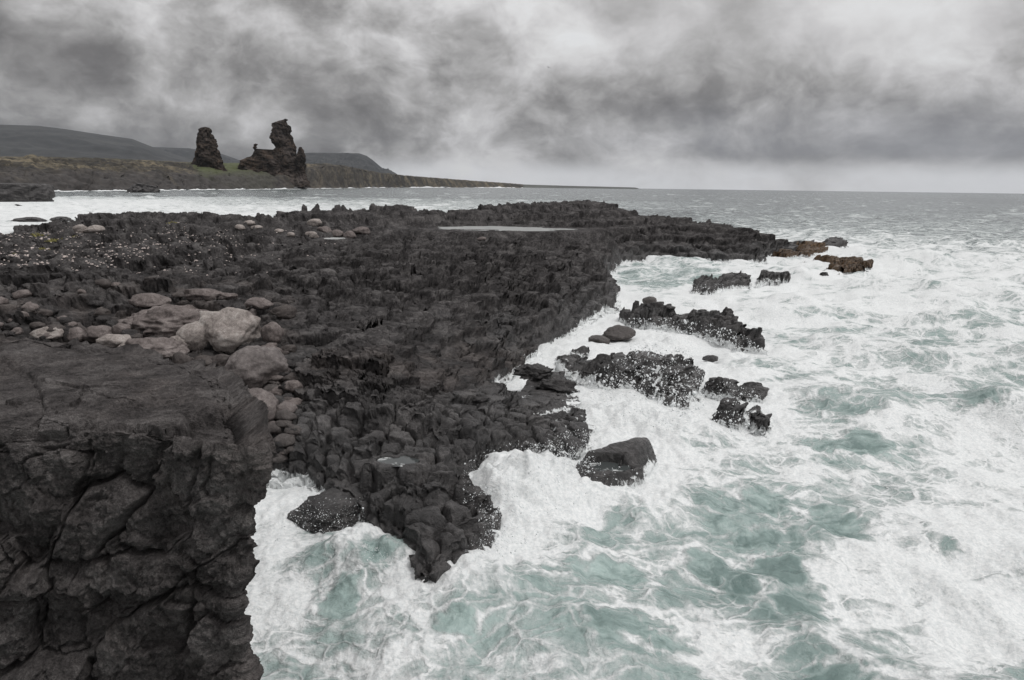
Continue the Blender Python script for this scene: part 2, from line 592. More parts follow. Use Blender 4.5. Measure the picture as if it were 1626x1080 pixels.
TOPS = [(430, 765, .15), (480, 725, .6), (450, 700, .8), (470, 640, 1.3), (440, 600, 1.45), (500, 680, 1.0), (560, 825, .35), (560, 780, .6),
        (620, 850, .5), (668, 915, .65), (720, 880, .75), (780, 850, .65), (700, 810, .9), (650, 780, .9), (740, 800, .6), (600, 720, 1.0),
        (550, 640, 1.45), (600, 600, 1.65), (520, 600, 1.7), (520, 560, 1.9), (700, 640, 1.1), (650, 570, 1.75), (760, 720, .75), (820, 720, .6),
        (900, 720, .5), (930, 700, .45), (850, 680, .65), (880, 640, .55), (800, 650, .75), (760, 610, .8), (720, 590, 1.2), (800, 572, .85),
        (860, 560, .6), (880, 600, .5), (860, 520, 1.1), (800, 540, 1.15), (740, 545, 1.3), (900, 500, 1.1), (880, 540, .75),
        (900, 450, 1.9), (950, 460, 1.1), (900, 425, 2.1), (950, 425, 1.5), (850, 450, 1.95), (750, 470, 2.1), (650, 480, 2.15), (550, 500, 2.05), (600, 420, 2.5),
        (750, 420, 2.4), (850, 410, 2.5), (950, 395, 2.1), (600, 380, 2.95), (750, 385, 2.8), (850, 385, 2.7), (950, 370, 2.6),
        (800, 362, 3.2), (640, 350, 3.9), (640, 362, 3.4), (560, 360, 3.4), (1000, 395, 1.3), (1000, 370, 2.4), (1100, 375, 2.1), (1200, 380, 1.9),
        (1215, 368, 2.6), (1150, 357, 3.0), (1050, 350, 3.3), (1003, 346, 3.6), (984, 324, 5.0), (930, 320, 5.1), (840, 328, 4.8),
        (940, 345, 4.0), (860, 348, 3.9),
        (720, 338, 4.2), (690, 340, 4.1), (640, 328, 4.9), (590, 328, 4.9), (550, 338, 4.3), (460, 335, 4.4), (400, 342, 4.2), (300, 345, 4.0),
        (160, 338, 4.2), (100, 352, 3.8), (0, 368, 3.6), (-150, 385, 3.5), (-500, 400, 3.5),
        (1250, 390, .7), (1300, 392, .3), (450, 380, 3.1), (300, 370, 3.4), (150, 365, 3.6), (0, 390, 3.45), (0, 420, 3.3), (150, 410, 3.3),
        (300, 420, 2.9), (450, 430, 2.65), (450, 470, 2.35), (300, 460, 2.7), (150, 460, 2.9), (0, 460, 2.95), (-200, 460, 3.0), (0, 510, 2.4),
        (150, 520, 2.2), (250, 545, 2.0), (350, 570, 1.5), (420, 560, 1.55), (430, 620, 1.05), (400, 680, .7), (450, 520, 2.15), (300, 500, 2.4),
        (-300, 520, 2.6), (0, 600, 2.0), (200, 700, 1.2), (-300, 650, 2.0), (-300, 800, .5), (200, 800, .3)]
tp = np.array([P(a, b, c) for a, b, c in TOPS])
t_az, t_lr = np.arctan2(tp[:, 0], tp[:, 1]), np.log(np.hypot(tp[:, 0], tp[:, 1]))


def _tps_phi(r2):
    return np.where(r2 > 1e-12, r2*np.log(r2+1e-12), 0)


_n = len(tp)
_K = _tps_phi((t_az[:, None]-t_az[None])**2 + (t_lr[:, None]-t_lr[None])**2) + np.eye(_n)*0.004
_Pm = np.stack([np.ones(_n), t_az, t_lr], 1)
_A = np.block([[_K, _Pm], [_Pm.T, np.zeros((3, 3))]])
_w = np.linalg.solve(_A, np.concatenate([tp[:, 2], np.zeros(3)]))


def tops_eval(az, lr):
    out = _w[_n] + _w[_n+1]*az + _w[_n+2]*lr
    for i in range(_n):
        out = out + _w[i]*_tps_phi((az-t_az[i])**2 + (lr-t_lr[i])**2)
    return out


# coarse fields over azimuth and log distance, interpolated later
GA, GL = np.radians(np.linspace(-62, 45, 430)), np.linspace(math.log(5), math.log(240), 620)
AZ_, LR_ = np.meshgrid(GA, GL, indexing='ij')
XX_, YY_ = np.sin(AZ_)*np.exp(LR_), np.cos(AZ_)*np.exp(LR_)
F_TOP = np.clip(tops_eval(AZ_, LR_), -0.5, 5.6)
F_D = sdf_poly(XX_, YY_, coast)


def samp(F, x, y):
    az, lr = np.arctan2(x, y), np.log(np.maximum(np.hypot(x, y), 1e-3))
    a = np.clip((az-GA[0])/(GA[1]-GA[0]), 0, len(GA)-1.001)
    b = np.clip((lr-GL[0])/(GL[1]-GL[0]), 0, len(GL)-1.001)
    i, j = a.astype(int), b.astype(int)
    fa, fb = a-i, b-j
    return (F[i, j]*(1-fa)*(1-fb) + F[i+1, j]*fa*(1-fb) + F[i, j+1]*(1-fa)*fb + F[i+1, j+1]*fa*fb)


def wpoly(pts, z=0.0):
    return [tuple(P(a, b, z)[:2]) for a, b in pts]


# reefs and rocks standing in the sea: footprint at the waterline, height, edge width, weed
ROCKS = [
    ('sea_rock', 'long low black reef across the surf flecked white with spray', [(990, 520), (1030, 527), (1080, 530), (1120, 543), (1170, 556), (1217, 561), (1205, 549), (1180, 535), (1150, 522), (1100, 516), (1040, 512), (1000, 512)], 0.85, 0.7, 0),
    ('sea_rock', 'broad black reef covered in white spray flecks beside the channel boulders', [(885, 596), (930, 614), (1000, 624), (1040, 646), (1085, 668), (1105, 655), (1122, 630), (1128, 608), (1100, 594), (1060, 588), (1010, 584), (950, 586), (905, 586)], 0.72, 0.8, 0),
    ('sea_rock', 'pointed black rock with water draining over its seaward tip', [(1113, 628), (1160, 643), (1205, 646), (1219, 634), (1196, 620), (1140, 616)], 0.6, 0.5, 0),
    ('sea_rock', 'small round topped black rock with a white runnel down its middle', [(1128, 676), (1165, 686), (1195, 684), (1192, 668), (1165, 660), (1136, 662)], 0.65, 0.4, 0),
    ('sea_rock', 'outermost black rock sloping to a blunt foot in the foam', [(1190, 688), (1224, 691), (1227, 676), (1212, 660), (1190, 656), (1182, 668)], 0.6, 0.4, 0),
    ('sea_rock', 'flat topped black rock with a shallow pool of water on it', [(903, 772), (945, 787), (1000, 781), (1040, 757), (1045, 736), (1010, 728), (950, 738), (915, 752)], 0.72, 0.5, 0),
    ('sea_rock', 'low jagged black rock awash in the small bay', [(1090, 466), (1128, 472), (1148, 462), (1190, 458), (1185, 448), (1140, 448), (1100, 455)], 0.6, 0.7, 0.15),
    ('sea_rock', 'small square black rock at the outer end of the awash ledge', [(1198, 451), (1235, 450), (1256, 443), (1240, 439), (1205, 441)], 0.5, 0.5, 0),
    ('seaweed_rock', 'rust brown weedy ledge at the foot of the peninsula end', [(1218, 412), (1255, 413), (1275, 409), (1255, 404), (1224, 405)], 0.5, 0.6, 1.0),
    ('seaweed_rock', 'dark rock knob with rust brown weed on its near side off the point', [(1255, 409), (1295, 410), (1325, 402), (1315, 393), (1275, 393), (1255, 398)], 0.75, 1.2, 0.62),
    ('sea_rock', 'outermost black knob of the rocks beyond the point', [(1292, 396), (1325, 398), (1354, 393), (1346, 386), (1310, 386)], 0.75, 0.9, 0.2),
    ('seaweed_rock', 'wide flat mat of rust brown seaweed farthest out in the foam', [(1300, 430), (1330, 441), (1365, 437), (1390, 427), (1370, 421), (1345, 419), (1290, 413), (1275, 418), (1320, 424)], 0.5, 0.5, 1.0),
    ('sea_rock', 'thin black sliver of rock just below the weed mat', [(1293, 444), (1335, 448), (1328, 441), (1305, 440)], 0.4, 0.4, 0),
    ('sea_rock', 'black rock lobe standing at the mouth of the channel pool', [(880, 592), (900, 600), (935, 604), (930, 585), (905, 572), (870, 575)], 0.5, 0.5, 0),
    ('sea_rock', 'low black rock joining the shelf to the broad spray flecked reef', [(868, 572), (905, 588), (935, 590), (960, 578), (940, 566), (900, 562)], 0.45, 0.6, 0),
    ('sea_rock', 'black rock foot between the shelf edge and the flat topped rock', [(895, 752), (925, 762), (945, 752), (945, 738), (915, 735)], 0.45, 0.4, 0),
    ('sea_rock', 'small black rock at the landward root of the long low reef', [(975, 510), (1000, 520), (1020, 514), (1010, 503), (985, 502)], 0.5, 0.6, 0),
]
GROW = {2: 1.22, 3: 1.2, 4: 1.2, 5: 1.14, 6: 1.12, 7: 1.15, 0: 1.05, 1: 1.06}
RPOLY = []
for i_, r_ in enumerate(ROCKS):
    q_ = np.array(wpoly(r_[2]))
    q_ = q_.mean(0) + (q_-q_.mean(0))*GROW.get(i_, 1.0)
    RPOLY.append([tuple(t_) for t_ in q_])
CHANNEL = [((790, 632), (815, 612), (860, 585), (872, 578)), ((900, 563), (935, 548), (965, 520), (990, 510))]
CHAN = [[tuple(P(a, b, 0)[:2]) for a, b in c] for c in CHANNEL]
COBBLE = [(428, 640), (560, 625), (700, 645), (840, 640), (950, 670), (955, 740), (800, 742), (745, 770), (738, 797), (802, 825), (802, 865), (690, 945), (650, 940), (600, 875), (470, 775), (420, 765)]
BROWN = [(-50, 470), (120, 455), (330, 445), (470, 470), (470, 600), (430, 720), (370, 720), (330, 600), (200, 560), (-50, 545)]
BROWN2 = [(700, 545), (760, 525), (840, 545), (880, 562), (800, 600), (740, 620), (600, 600), (480, 590), (500, 560)]
POOLS = [  # flat pools in the rock: pixel centre, level, half sizes in metres
    ('wide white tide pool below the far ridge', (800, 363), 3.32, (5.2, 2.8)),
    ('small tide pool among far pale boulders', (532, 379), 3.95, (0.75, 0.9)),
    ('long puddle in the middle of the cracked shore', (632, 733), 0.93, (0.42, 0.28)),
    ('shallow pool on the flat topped sea rock', (965, 742), 0.63, (0.50, 0.30)),
]
POOLW = []


LEDGES = [  # pixel line along a step of the rock, drop in metres
    ([(-40, 434), (60, 438), (112, 437), (150, 446)], .50), ([(180, 458), (240, 462), (300, 470)], .25), ([(140, 500), (200, 492), (240, 500)], .30),
    ([(400, 430), (480, 440), (560, 445)], .30), ([(330, 425), (450, 418), (600, 425)], .28), ([(470, 527), (540, 521), (610, 518)], .40),
    ([(515, 588), (570, 580), (605, 597)], .45), ([(550, 650), (620, 660), (695, 688)], .50), ([(470, 615), (530, 625), (570, 640)], .30),
    ([(690, 537), (760, 543), (830, 553), (885, 552)], .45), ([(740, 480), (800, 470), (850, 485)], .50), ([(835, 525), (880, 505), (945, 475)], .35),
    ([(590, 747), (680, 742), (770, 730)], .22), ([(595, 822), (650, 802), (700, 790), (765, 800)], .30), ([(620, 560), (690, 555)], .25),
    ([(700, 400), (800, 395), (910, 400)], .30), ([(555, 356), (640, 353), (705, 360)], .45), ([(190, 399), (260, 403), (335, 398)], .30),
    ([(720, 344), (850, 346), (965, 346)], .50), ([(1000, 378), (1100, 374), (1210, 380)], .40), ([(0, 470), (80, 480), (150, 472)], .30),
    ([(600, 455), (680, 448), (760, 455)], .30), ([(860, 430), (910, 425), (950, 432)], .35), ([(640, 610), (720, 622), (790, 640)], .22)]
LEDG = []
for ln_, a_ in LEDGES:
    lp_ = np.array(ln_, float)
    t_ = np.linspace(0, 1, 40)*(len(lp_)-1)
    xx_, yy_ = np.interp(t_, range(len(lp_)), lp_[:, 0]), np.interp(t_, range(len(lp_)), lp_[:, 1])
    w_ = P(xx_, yy_, 3.0)
    for _ in range(12):
        z_ = samp(F_TOP, w_[:, 0], w_[:, 1])
        d_ = ray(xx_, yy_)
        w2_ = EYEV + d_*((z_-EYE)/d_[:, 2])[:, None]
        w_ = 0.5*w_+0.5*w2_
    aa_ = np.arctan2(w_[:, 0], w_[:, 1])
    o_ = np.argsort(aa_)
    LEDG.append((aa_[o_], np.hypot(w_[:, 0], w_[:, 1])[o_], a_))


def ledges(x, y, wx, wy):
    az, r = np.arctan2(x, y), np.hypot(x, y)
    out = np.zeros_like(x)
    n = 0.5*fbm2(x/2.6, y/2.6, 3, 2)*np.sqrt(np.clip(r/20, 0.4, 6))*0.7
    for aa, rl, A in LEDG:
        m = (az > aa[0]-0.03) & (az < aa[-1]+0.03)
        if not m.any():
            continue
        dl = np.interp(az[m], aa, rl)-r[m]+n[m]*0.8
        rs_ = max(1.0, rl.mean()/20)
        e = sstep(aa[0]-0.025, aa[0]+0.02, az[m])*sstep(aa[-1]+0.025, aa[-1]-0.02, az[m])
        up = np.exp(np.minimum(dl, 0)/(1.3*rs_))
        dn = np.exp(-np.maximum(dl, 0)/(1.0*rs_))
        st = sstep(-0.12*rs_, 0.20*rs_, dl)
        out[m] += e*A*((1-st)*0.55*up - st*0.5*dn)
    return out


def _bed(f, a):
    return np.where(f < a, np.cos(np.pi*f/a), -np.cos(np.pi*(f-a)/(1-a)))


def land(x, y, fine=True):
    """height of the shore and the rocks, with what they are made of"""
    r = np.hypot(x, y)
    sc = np.sqrt(np.clip(r/20, 0.4, 6))
    wx = 0.35*fbm2(x/1.9, y/1.9, 3, 3)*sc
    wy = 0.35*fbm2(x/1.9+40, y/1.9, 5, 3)*sc
    d = samp(F_D, x, y) + 0.12 + 0.010*np.minimum(r, 45) + 0.45*wx + 0.28*fbm2(x/0.8, y/0.8, 9, 2)*sc*0.6
    T = samp(F_TOP, x, y)
    w = 0.45 + 0.020*r + 1.2*sstep(22, 28, r)*sstep(55, 45, r)
    tt_ = np.clip(d/w, 0, 1)
    c = tt_*tt_*(3-2*tt_)
    h = -1.2 + (T+1.2)*np.power(c, 0.75)
    slope = (T+1.2)*6*tt_*(1-tt_)/w
    h = h + ledges(x, y, wx, wy)*c
    lab = np.zeros(x.shape, np.int16)
    weed = np.zeros(x.shape)
    rk = np.zeros(x.shape)
    for i, poly in enumerate(RPOLY):
        pa = np.array(poly)
        lo, hi = pa.min(0)-2, pa.max(0)+2
        s = (x > lo[0]) & (x < hi[0]) & (y > lo[1]) & (y < hi[1])
        if not s.any():
            continue
        xs, ys = x[s]+0.5*wx[s], y[s]+0.5*wy[s]
        dd = sdf_poly(xs, ys, poly)
        _, _, _, hm, ew, wd = ROCKS[i]
        hr = -1.0 + (hm+1.0)*np.power(sstep(-0.25, 1, dd/ew), 0.6)
        flat = 0.25 if i == 5 else 1.0
        hr = hr + np.where(dd > 0, flat*hm*0.28*fbm2(x[s]/0.9, y[s]/0.9, 31+i, 2), 0)
        hs, ls, ws, rs = h[s], lab[s], weed[s], rk[s]
        up = hr > hs
        hs[up] = hr[up]
        ls[up & (hr > -0.7)] = i+1
        ws[up] = wd
        rs[up] = 1
        h[s], lab[s], weed[s], rk[s] = hs, ls, ws, rs
    for ln, hw in zip(CHAN, (0.55, 1.0)):
        dc = dist_line(x+0.4*wx, y+0.4*wy, ln)
        cut = sstep(hw*1.7, hw*0.7, dc)
        h = np.where(lab == 0, h*(1-cut) + np.minimum(h, -0.35)*cut, h)
    # ---- broken rock
    px, py = proj(np.stack([x, y, np.maximum(h, 0)], -1))
    cob = sstep(-25, 25, sdf_poly(px, py, COBBLE)) if fine else (r < 18)*1.0
    land_in = sstep(-0.8, 0.1, h)
    far = sstep(20, 34, r)
    gul = sstep(-30, 30, sdf_poly(px, py, BROWN)) if fine else 0*x
    gul2 = sstep(-20, 20, sdf_poly(px, py, BROWN2)) if fine else 0*x
    bx, by = x+0.5*wx, y+0.5*wy
    px, py = px+0*x, py+0*x
    clk = far*sstep(360, 600, px + 120*fbm2(x/9, y/9, 68, 2))*sstep(60, 35, r+0*x) + 0.25*far
    flat5 = np.where(lab == 6, 0.12, 1.0)
    damp = np.where(lab == 0, 1/(1+(slope/1.5)**2), 1.0)
    amp = land_in*flat5
    lod3, lod2 = sstep(32, 17, r), sstep(85, 45, r)
    slab = 0.22+0.78*sstep(-0.20, 0.28, fbm2(bx/4.6, by/3.4, 57, 3)-0.25*gul+0.25*clk)
    # broad swells and lumps of the flow
    bil = np.abs(perlin2(x/0.95+0.3*wx, y/0.95+0.3*wy, 65))
    bil2 = np.abs(perlin2(x/2.6+0.2*wx, y/2.0+0.2*wy, 67))
    s1, e1, _, _ = blocks(bx, by, 1.9, 101, 0.45)
    h = h + amp*damp*((0.26+0.22*far-0.08*cob)*fbm2(bx/2.7, by/1.9, 51, 4) + (0.10+0.38*clk)*(bil2-0.25) + (0.05+0.16*clk)*(bil-0.25)
                      + s1*(0.20+0.12*far))
    # ledges: the rock breaks along flat beds
    st = 0.34+0.22*sstep(18, 40, r)+0.16*sstep(45, 70, r)
    n1 = 0.34*fbm2(x/(1.8+1.6*far), y/(1.2+1.2*far), 17, 2)
    q = h/st + n1
    fl = np.floor(q)
    f1 = q-fl
    h = h + ((fl+sstep(0.62, 1.0, f1)-n1)*st-h)*(0.86-0.40*cob)*amp
    ov = 0.30*(1-0.35*far)*(1-0.55*cob)*st*_bed(f1, 0.62)*amp
    bx2, by2 = x+0.16*wx+0.07*fbm2(x/0.5, y/0.5, 61, 2), y+0.16*wy+0.07*fbm2(x/0.5+9, y/0.5, 63, 2)
    s2, e2, f2, id2 = blocks(bx2, by2, 0.62, 202, 0.5)
    h = h + amp*damp*slab*(s2*(0.11*lod2+0.06*cob) + 0.08*fbm2(x/(0.55+0.5*far), y/(0.45+0.45*far), 53, 3))
    if fine:
        st2 = st*0.36
        q = h/st2 + 0.25*fbm2(x/0.4, y/0.4, 18, 2)
        n2 = q-h/st2
        fl = np.floor(q)
        g2 = q-fl
        h = h + ((fl+sstep(0.55, 1.0, g2)-n2)*st2-h)*(0.25+0.45*lod2)*amp
        ov = ov + 0.26*(1-0.3*far)*(1-0.55*cob)*st2*_bed(g2, 0.55)*amp
        s3, e3, _, _ = blocks(bx2+0.03*wx, by2, 0.21, 303, 0.7)
        h = h + amp*lod3*slab*(s3*0.05*(0.5+0.5*damp) - 0.05*np.exp(-(e3/0.011)**2)*sstep(-0.2, 0.3, fbm2(x/1.4, y/1.4, 83, 2)))
        h = h + amp*0.014*lod3*fbm2(x/0.13, y/0.13, 81, 3, 0.6)
    s4, e4, _, _ = blocks(bx2, by2, 1.15, 205, 0.5)
    h = h + amp*damp*far*(0.3+0.7*slab)*(0.12*(np.minimum(e4, 0.35)/0.35)**0.7 + 0.10*s4 - 0.16*np.exp(-(e4/0.05)**2))
    h = h - amp*((0.08+0.17*cob)*np.exp(-(e2/(0.018+0.024*cob))**2)*(0.4+0.6*damp) + 0.10*np.exp(-(e1/0.03)**2)*damp)
    h = h + amp*cob*0.10*(np.minimum(e2, 0.2)/0.2)**0.6
    for (pc, z, s) in POOLW:
        q = np.hypot((x-pc[0])/s[0], (y-pc[1])/s[1]) + 0.45*fbm2(x/(s[0]*0.8), y/(s[1]*0.8), 91, 3)
        t = sstep(1.1, 0.85, q)
        rim = sstep(2.2, 1.3, q)
        h = np.where((q < 2.2) & (h < z+0.05), h*(1-rim)+np.maximum(h, z+0.04)*rim, h)
        t2 = sstep(2.0, 1.1, q)*sstep(0.3, -0.2, (r-math.hypot(pc[0], pc[1]))/s[1])
        h = h*(1-t2) + np.minimum(h, z+0.02+0.06*np.abs(fbm2(x/0.9, y/0.9, 93, 3)))*t2
        h = h*(1-t) + np.minimum(h, z-(0.4 if s[0] > 2 else 0.13))*t
    return h, lab, weed, cob, np.clip(0.6*gul*sstep(-0.3, 0.5, fbm2(x/1.6, y/1.6, 88, 3))+0.5*gul2, 0, 1), id2, ov


for _, c_, z_, s_ in POOLS:                                # level each pool with the rock around it
    for _k in range(12):
        p_ = P(float(c_[0]), float(c_[1]), z_)
        q_ = p_[:2]+rng.uniform(-1, 1, (300, 2))*np.array(s_)
        z_ = 0.5*z_+0.5*(np.percentile(land(q_[:, 0], q_[:, 1])[0], (35 if z_ < 0.7 and c_[0] > 900 else 70)))
    POOLW.append((P(float(c_[0]), float(c_[1]), z_), z_, s_))

# adaptive rows: as many along a steep face as along the flat
NA, NR = 1180, 860
AZL = np.radians(np.linspace(-50, 31, NA))
r0 = np.exp(np.linspace(math.log(7.6), math.log(135), 1500))
azc = AZL[::6]
Ac, Rc = np.meshgrid(azc, r0, indexing='ij')
hc = land(np.sin(Ac)*Rc, np.cos(Ac)*Rc, False)[0]
dep = np.arctan2(EYE-hc, Rc)
dh, dr = np.gradient(hc, axis=1), np.gradient(r0)[None, :]
mon = (np.abs(np.sin(dep))*dr + 0.75*np.cos(dep)*np.abs(dh))/np.hypot(Rc, EYE-hc)
mon = np.where(hc < -0.45, mon*0.12, mon) + 0.00006*dr/Rc*60
ker = np.ones(15)/15
mon = np.apply_along_axis(lambda q: np.convolve(np.pad(q, 7, 'edge'), ker, 'valid'), 0, mon)
mon = np.apply_along_axis(lambda q: np.convolve(np.pad(q, 7, 'edge'), ker, 'valid'), 1, mon)
cum = np.cumsum(mon, 1)
cum = (cum-cum[:, :1])/(cum[:, -1:]-cum[:, :1])
tt = np.linspace(0, 1, NR)
rows_c = np.stack([np.interp(tt, cum[i], r0) for i in range(len(azc))])
rows = np.stack([np.interp(AZL, azc, rows_c[:, j]) for j in range(NR)], 1)
X = np.sin(AZL)[:, None]*rows
Y = np.cos(AZL)[:, None]*rows
Hh, LAB, WEED, COB, BRN, CID, OV = land(X, Y)
e_ = 0.8
gx_ = samp(F_TOP, X+e_, Y)-samp(F_TOP, X-e_, Y) + 0.35*(samp(F_D, X+e_, Y)-samp(F_D, X-e_, Y))
gy_ = samp(F_TOP, X, Y+e_)-samp(F_TOP, X, Y-e_) + 0.35*(samp(F_D, X, Y+e_)-samp(F_D, X, Y-e_)) + 0.15
gl_ = np.hypot(gx_, gy_)+1e-6
# beds overhang a little down the slope
N0 = grid_normals(np.stack([X, Y, Hh], -1))
OV = OV*(0.25+0.75*sstep(0.12, 0.6, np.abs(N0[..., 2])))
G = np.stack([X-gx_/gl_*OV, Y-gy_/gl_*OV, Hh], -1)
N = grid_normals(G)
N = np.where(N[..., 2:3] < 0, -N, N)
steep = 1-np.clip(N[..., 2], 0, 1)
AN3 = np.array([0.85, 0.85, 0.42])
disp = (0.20*fbm3(G/AN3, 5, 2) - 0.16*np.abs(perlin3(G/np.array([0.5, 0.5, 0.3]), 7)) + 0.06*fbm3(G/0.17, 8, 2))*(0.2+1.25*steep)*sstep(-0.5, 0.2, Hh)
rr = np.hypot(X, Y)
disp = disp*(0.22+0.40*sstep(18, 45, rr)) + 0.05*fbm3(G/np.array([0.9, 0.9, 0.18]), 15, 2, 0.5)*np.clip(steep*1.6, 0, 1)*sstep(-0.3, 0.2, Hh)*sstep(70, 35, rr)*(1-0.7*COB)
for pc_, z_, s_ in POOLW:
    disp = disp*sstep(1.6, 2.6, np.hypot((X-pc_[0])/s_[0], (Y-pc_[1])/s_[1]))
G = G + N*disp[..., None]
PXg, PYg = proj(G)

# masks: wet, brown, foam, weed
shore_wet = sstep(2.0, 0.35, Hh + 0.6*fbm2(X/1.5, Y/1.5, 12, 3))
shore_wet = shore_wet*np.where(BRN > 0.4, 0.3, 1)
shore_wet = np.clip(np.maximum(shore_wet, 0.55*COB), 0, 1)
fo = sstep(0.55, 0.0, Hh+0.22*fbm2(X/0.8, Y/0.8, 14, 3))*0.72
FOAMLN = [([(438, 762), (470, 775), (478, 800), (470, 830)], 0.10), ([(1000, 612), (1012, 622), (1008, 640), (1022, 652)], 0.05), ([(1040, 590), (1048, 610), (1036, 622)], 0.05),
          ([(955, 612), (985, 614), (1010, 622)], 0.05), ([(1184, 655), (1188, 672), (1190, 690)], 0.06), ([(900, 735), (920, 715)], 0.06)]
for pts, hw in FOAMLN:
    dl = dist_line(X, Y, [tuple(P(a, b, 0.4)[:2]) for a, b in pts])
    fo = np.maximum(fo, np.exp(-(dl/hw)**2)*0.85)
MASK = np.stack([shore_wet, BRN, fo, WEED], -1).reshape(-1, 4)
V = G.reshape(-1, 3)
Fq = grid_faces(NA, NR)
fh = Hh.reshape(-1)[Fq].max(1)
keep = fh > -0.55
fl = LAB.reshape(-1)[Fq].max(1)
land_sel = keep & (fl == 0)
# joints of the cracked shore: every block a part
fc = (COB.reshape(-1)[Fq[:, 0]] > 0.5) & (rr.reshape(-1)[Fq[:, 0]] < 21) & (fh > -0.1) & land_sel
cid = CID.reshape(-1)[Fq[:, 0]]
ids, cnt = np.unique(cid[fc], return_counts=True)
order = np.argsort(-cnt)
chosen = ids[order][:290]
chosen = chosen[np.array([cnt[order][i] > 60 for i in range(len(chosen))])]
blk = fc & np.isin(cid, chosen)
v_, f_, a_ = submesh(V, Fq, land_sel & ~blk, MASK)
shore = mesh_np('lava_shore', v_, f_, M_LAVA, attrs=a_)
tag(shore, 'black lava shelf of broken basalt running out into the sea', 'shore', kind='structure')
for c_ in chosen:
    v_, f_, a_ = submesh(V, Fq, blk & (cid == c_), MASK)
    mesh_np('rock_block', v_, f_, M_LAVA, shore, a_)
for i, rk_ in enumerate(ROCKS):
    s_ = keep & (fl == i+1)
    if s_.sum() < 20:
        continue
    v_, f_, a_ = submesh(V, Fq, s_, MASK)
    base = np.array([v_[:, 0].mean(), v_[:, 1].mean(), 0.0])
    o = mesh_np(rk_[0], v_, f_, M_LAVA, attrs=a_, loc=base)
    tag(o, rk_[1], 'rock', 'rocks standing in the surf')

hit_r = np.exp(np.linspace(math.log(8), math.log(120), 2600))


def hit(px, py):
    """where the sight line through a pixel of the photograph meets the ground"""
    d = ray(px, py)
    t = hit_r/math.hypot(d[0], d[1])
    p = EYEV + d*t[:, None]
    g = land(p[:, 0], p[:, 1])[0]
    k_ = np.nonzero(p[:, 2] <= np.maximum(g, 0))[0]
    k_ = k_[0] if len(k_) else -1
    return p[k_]


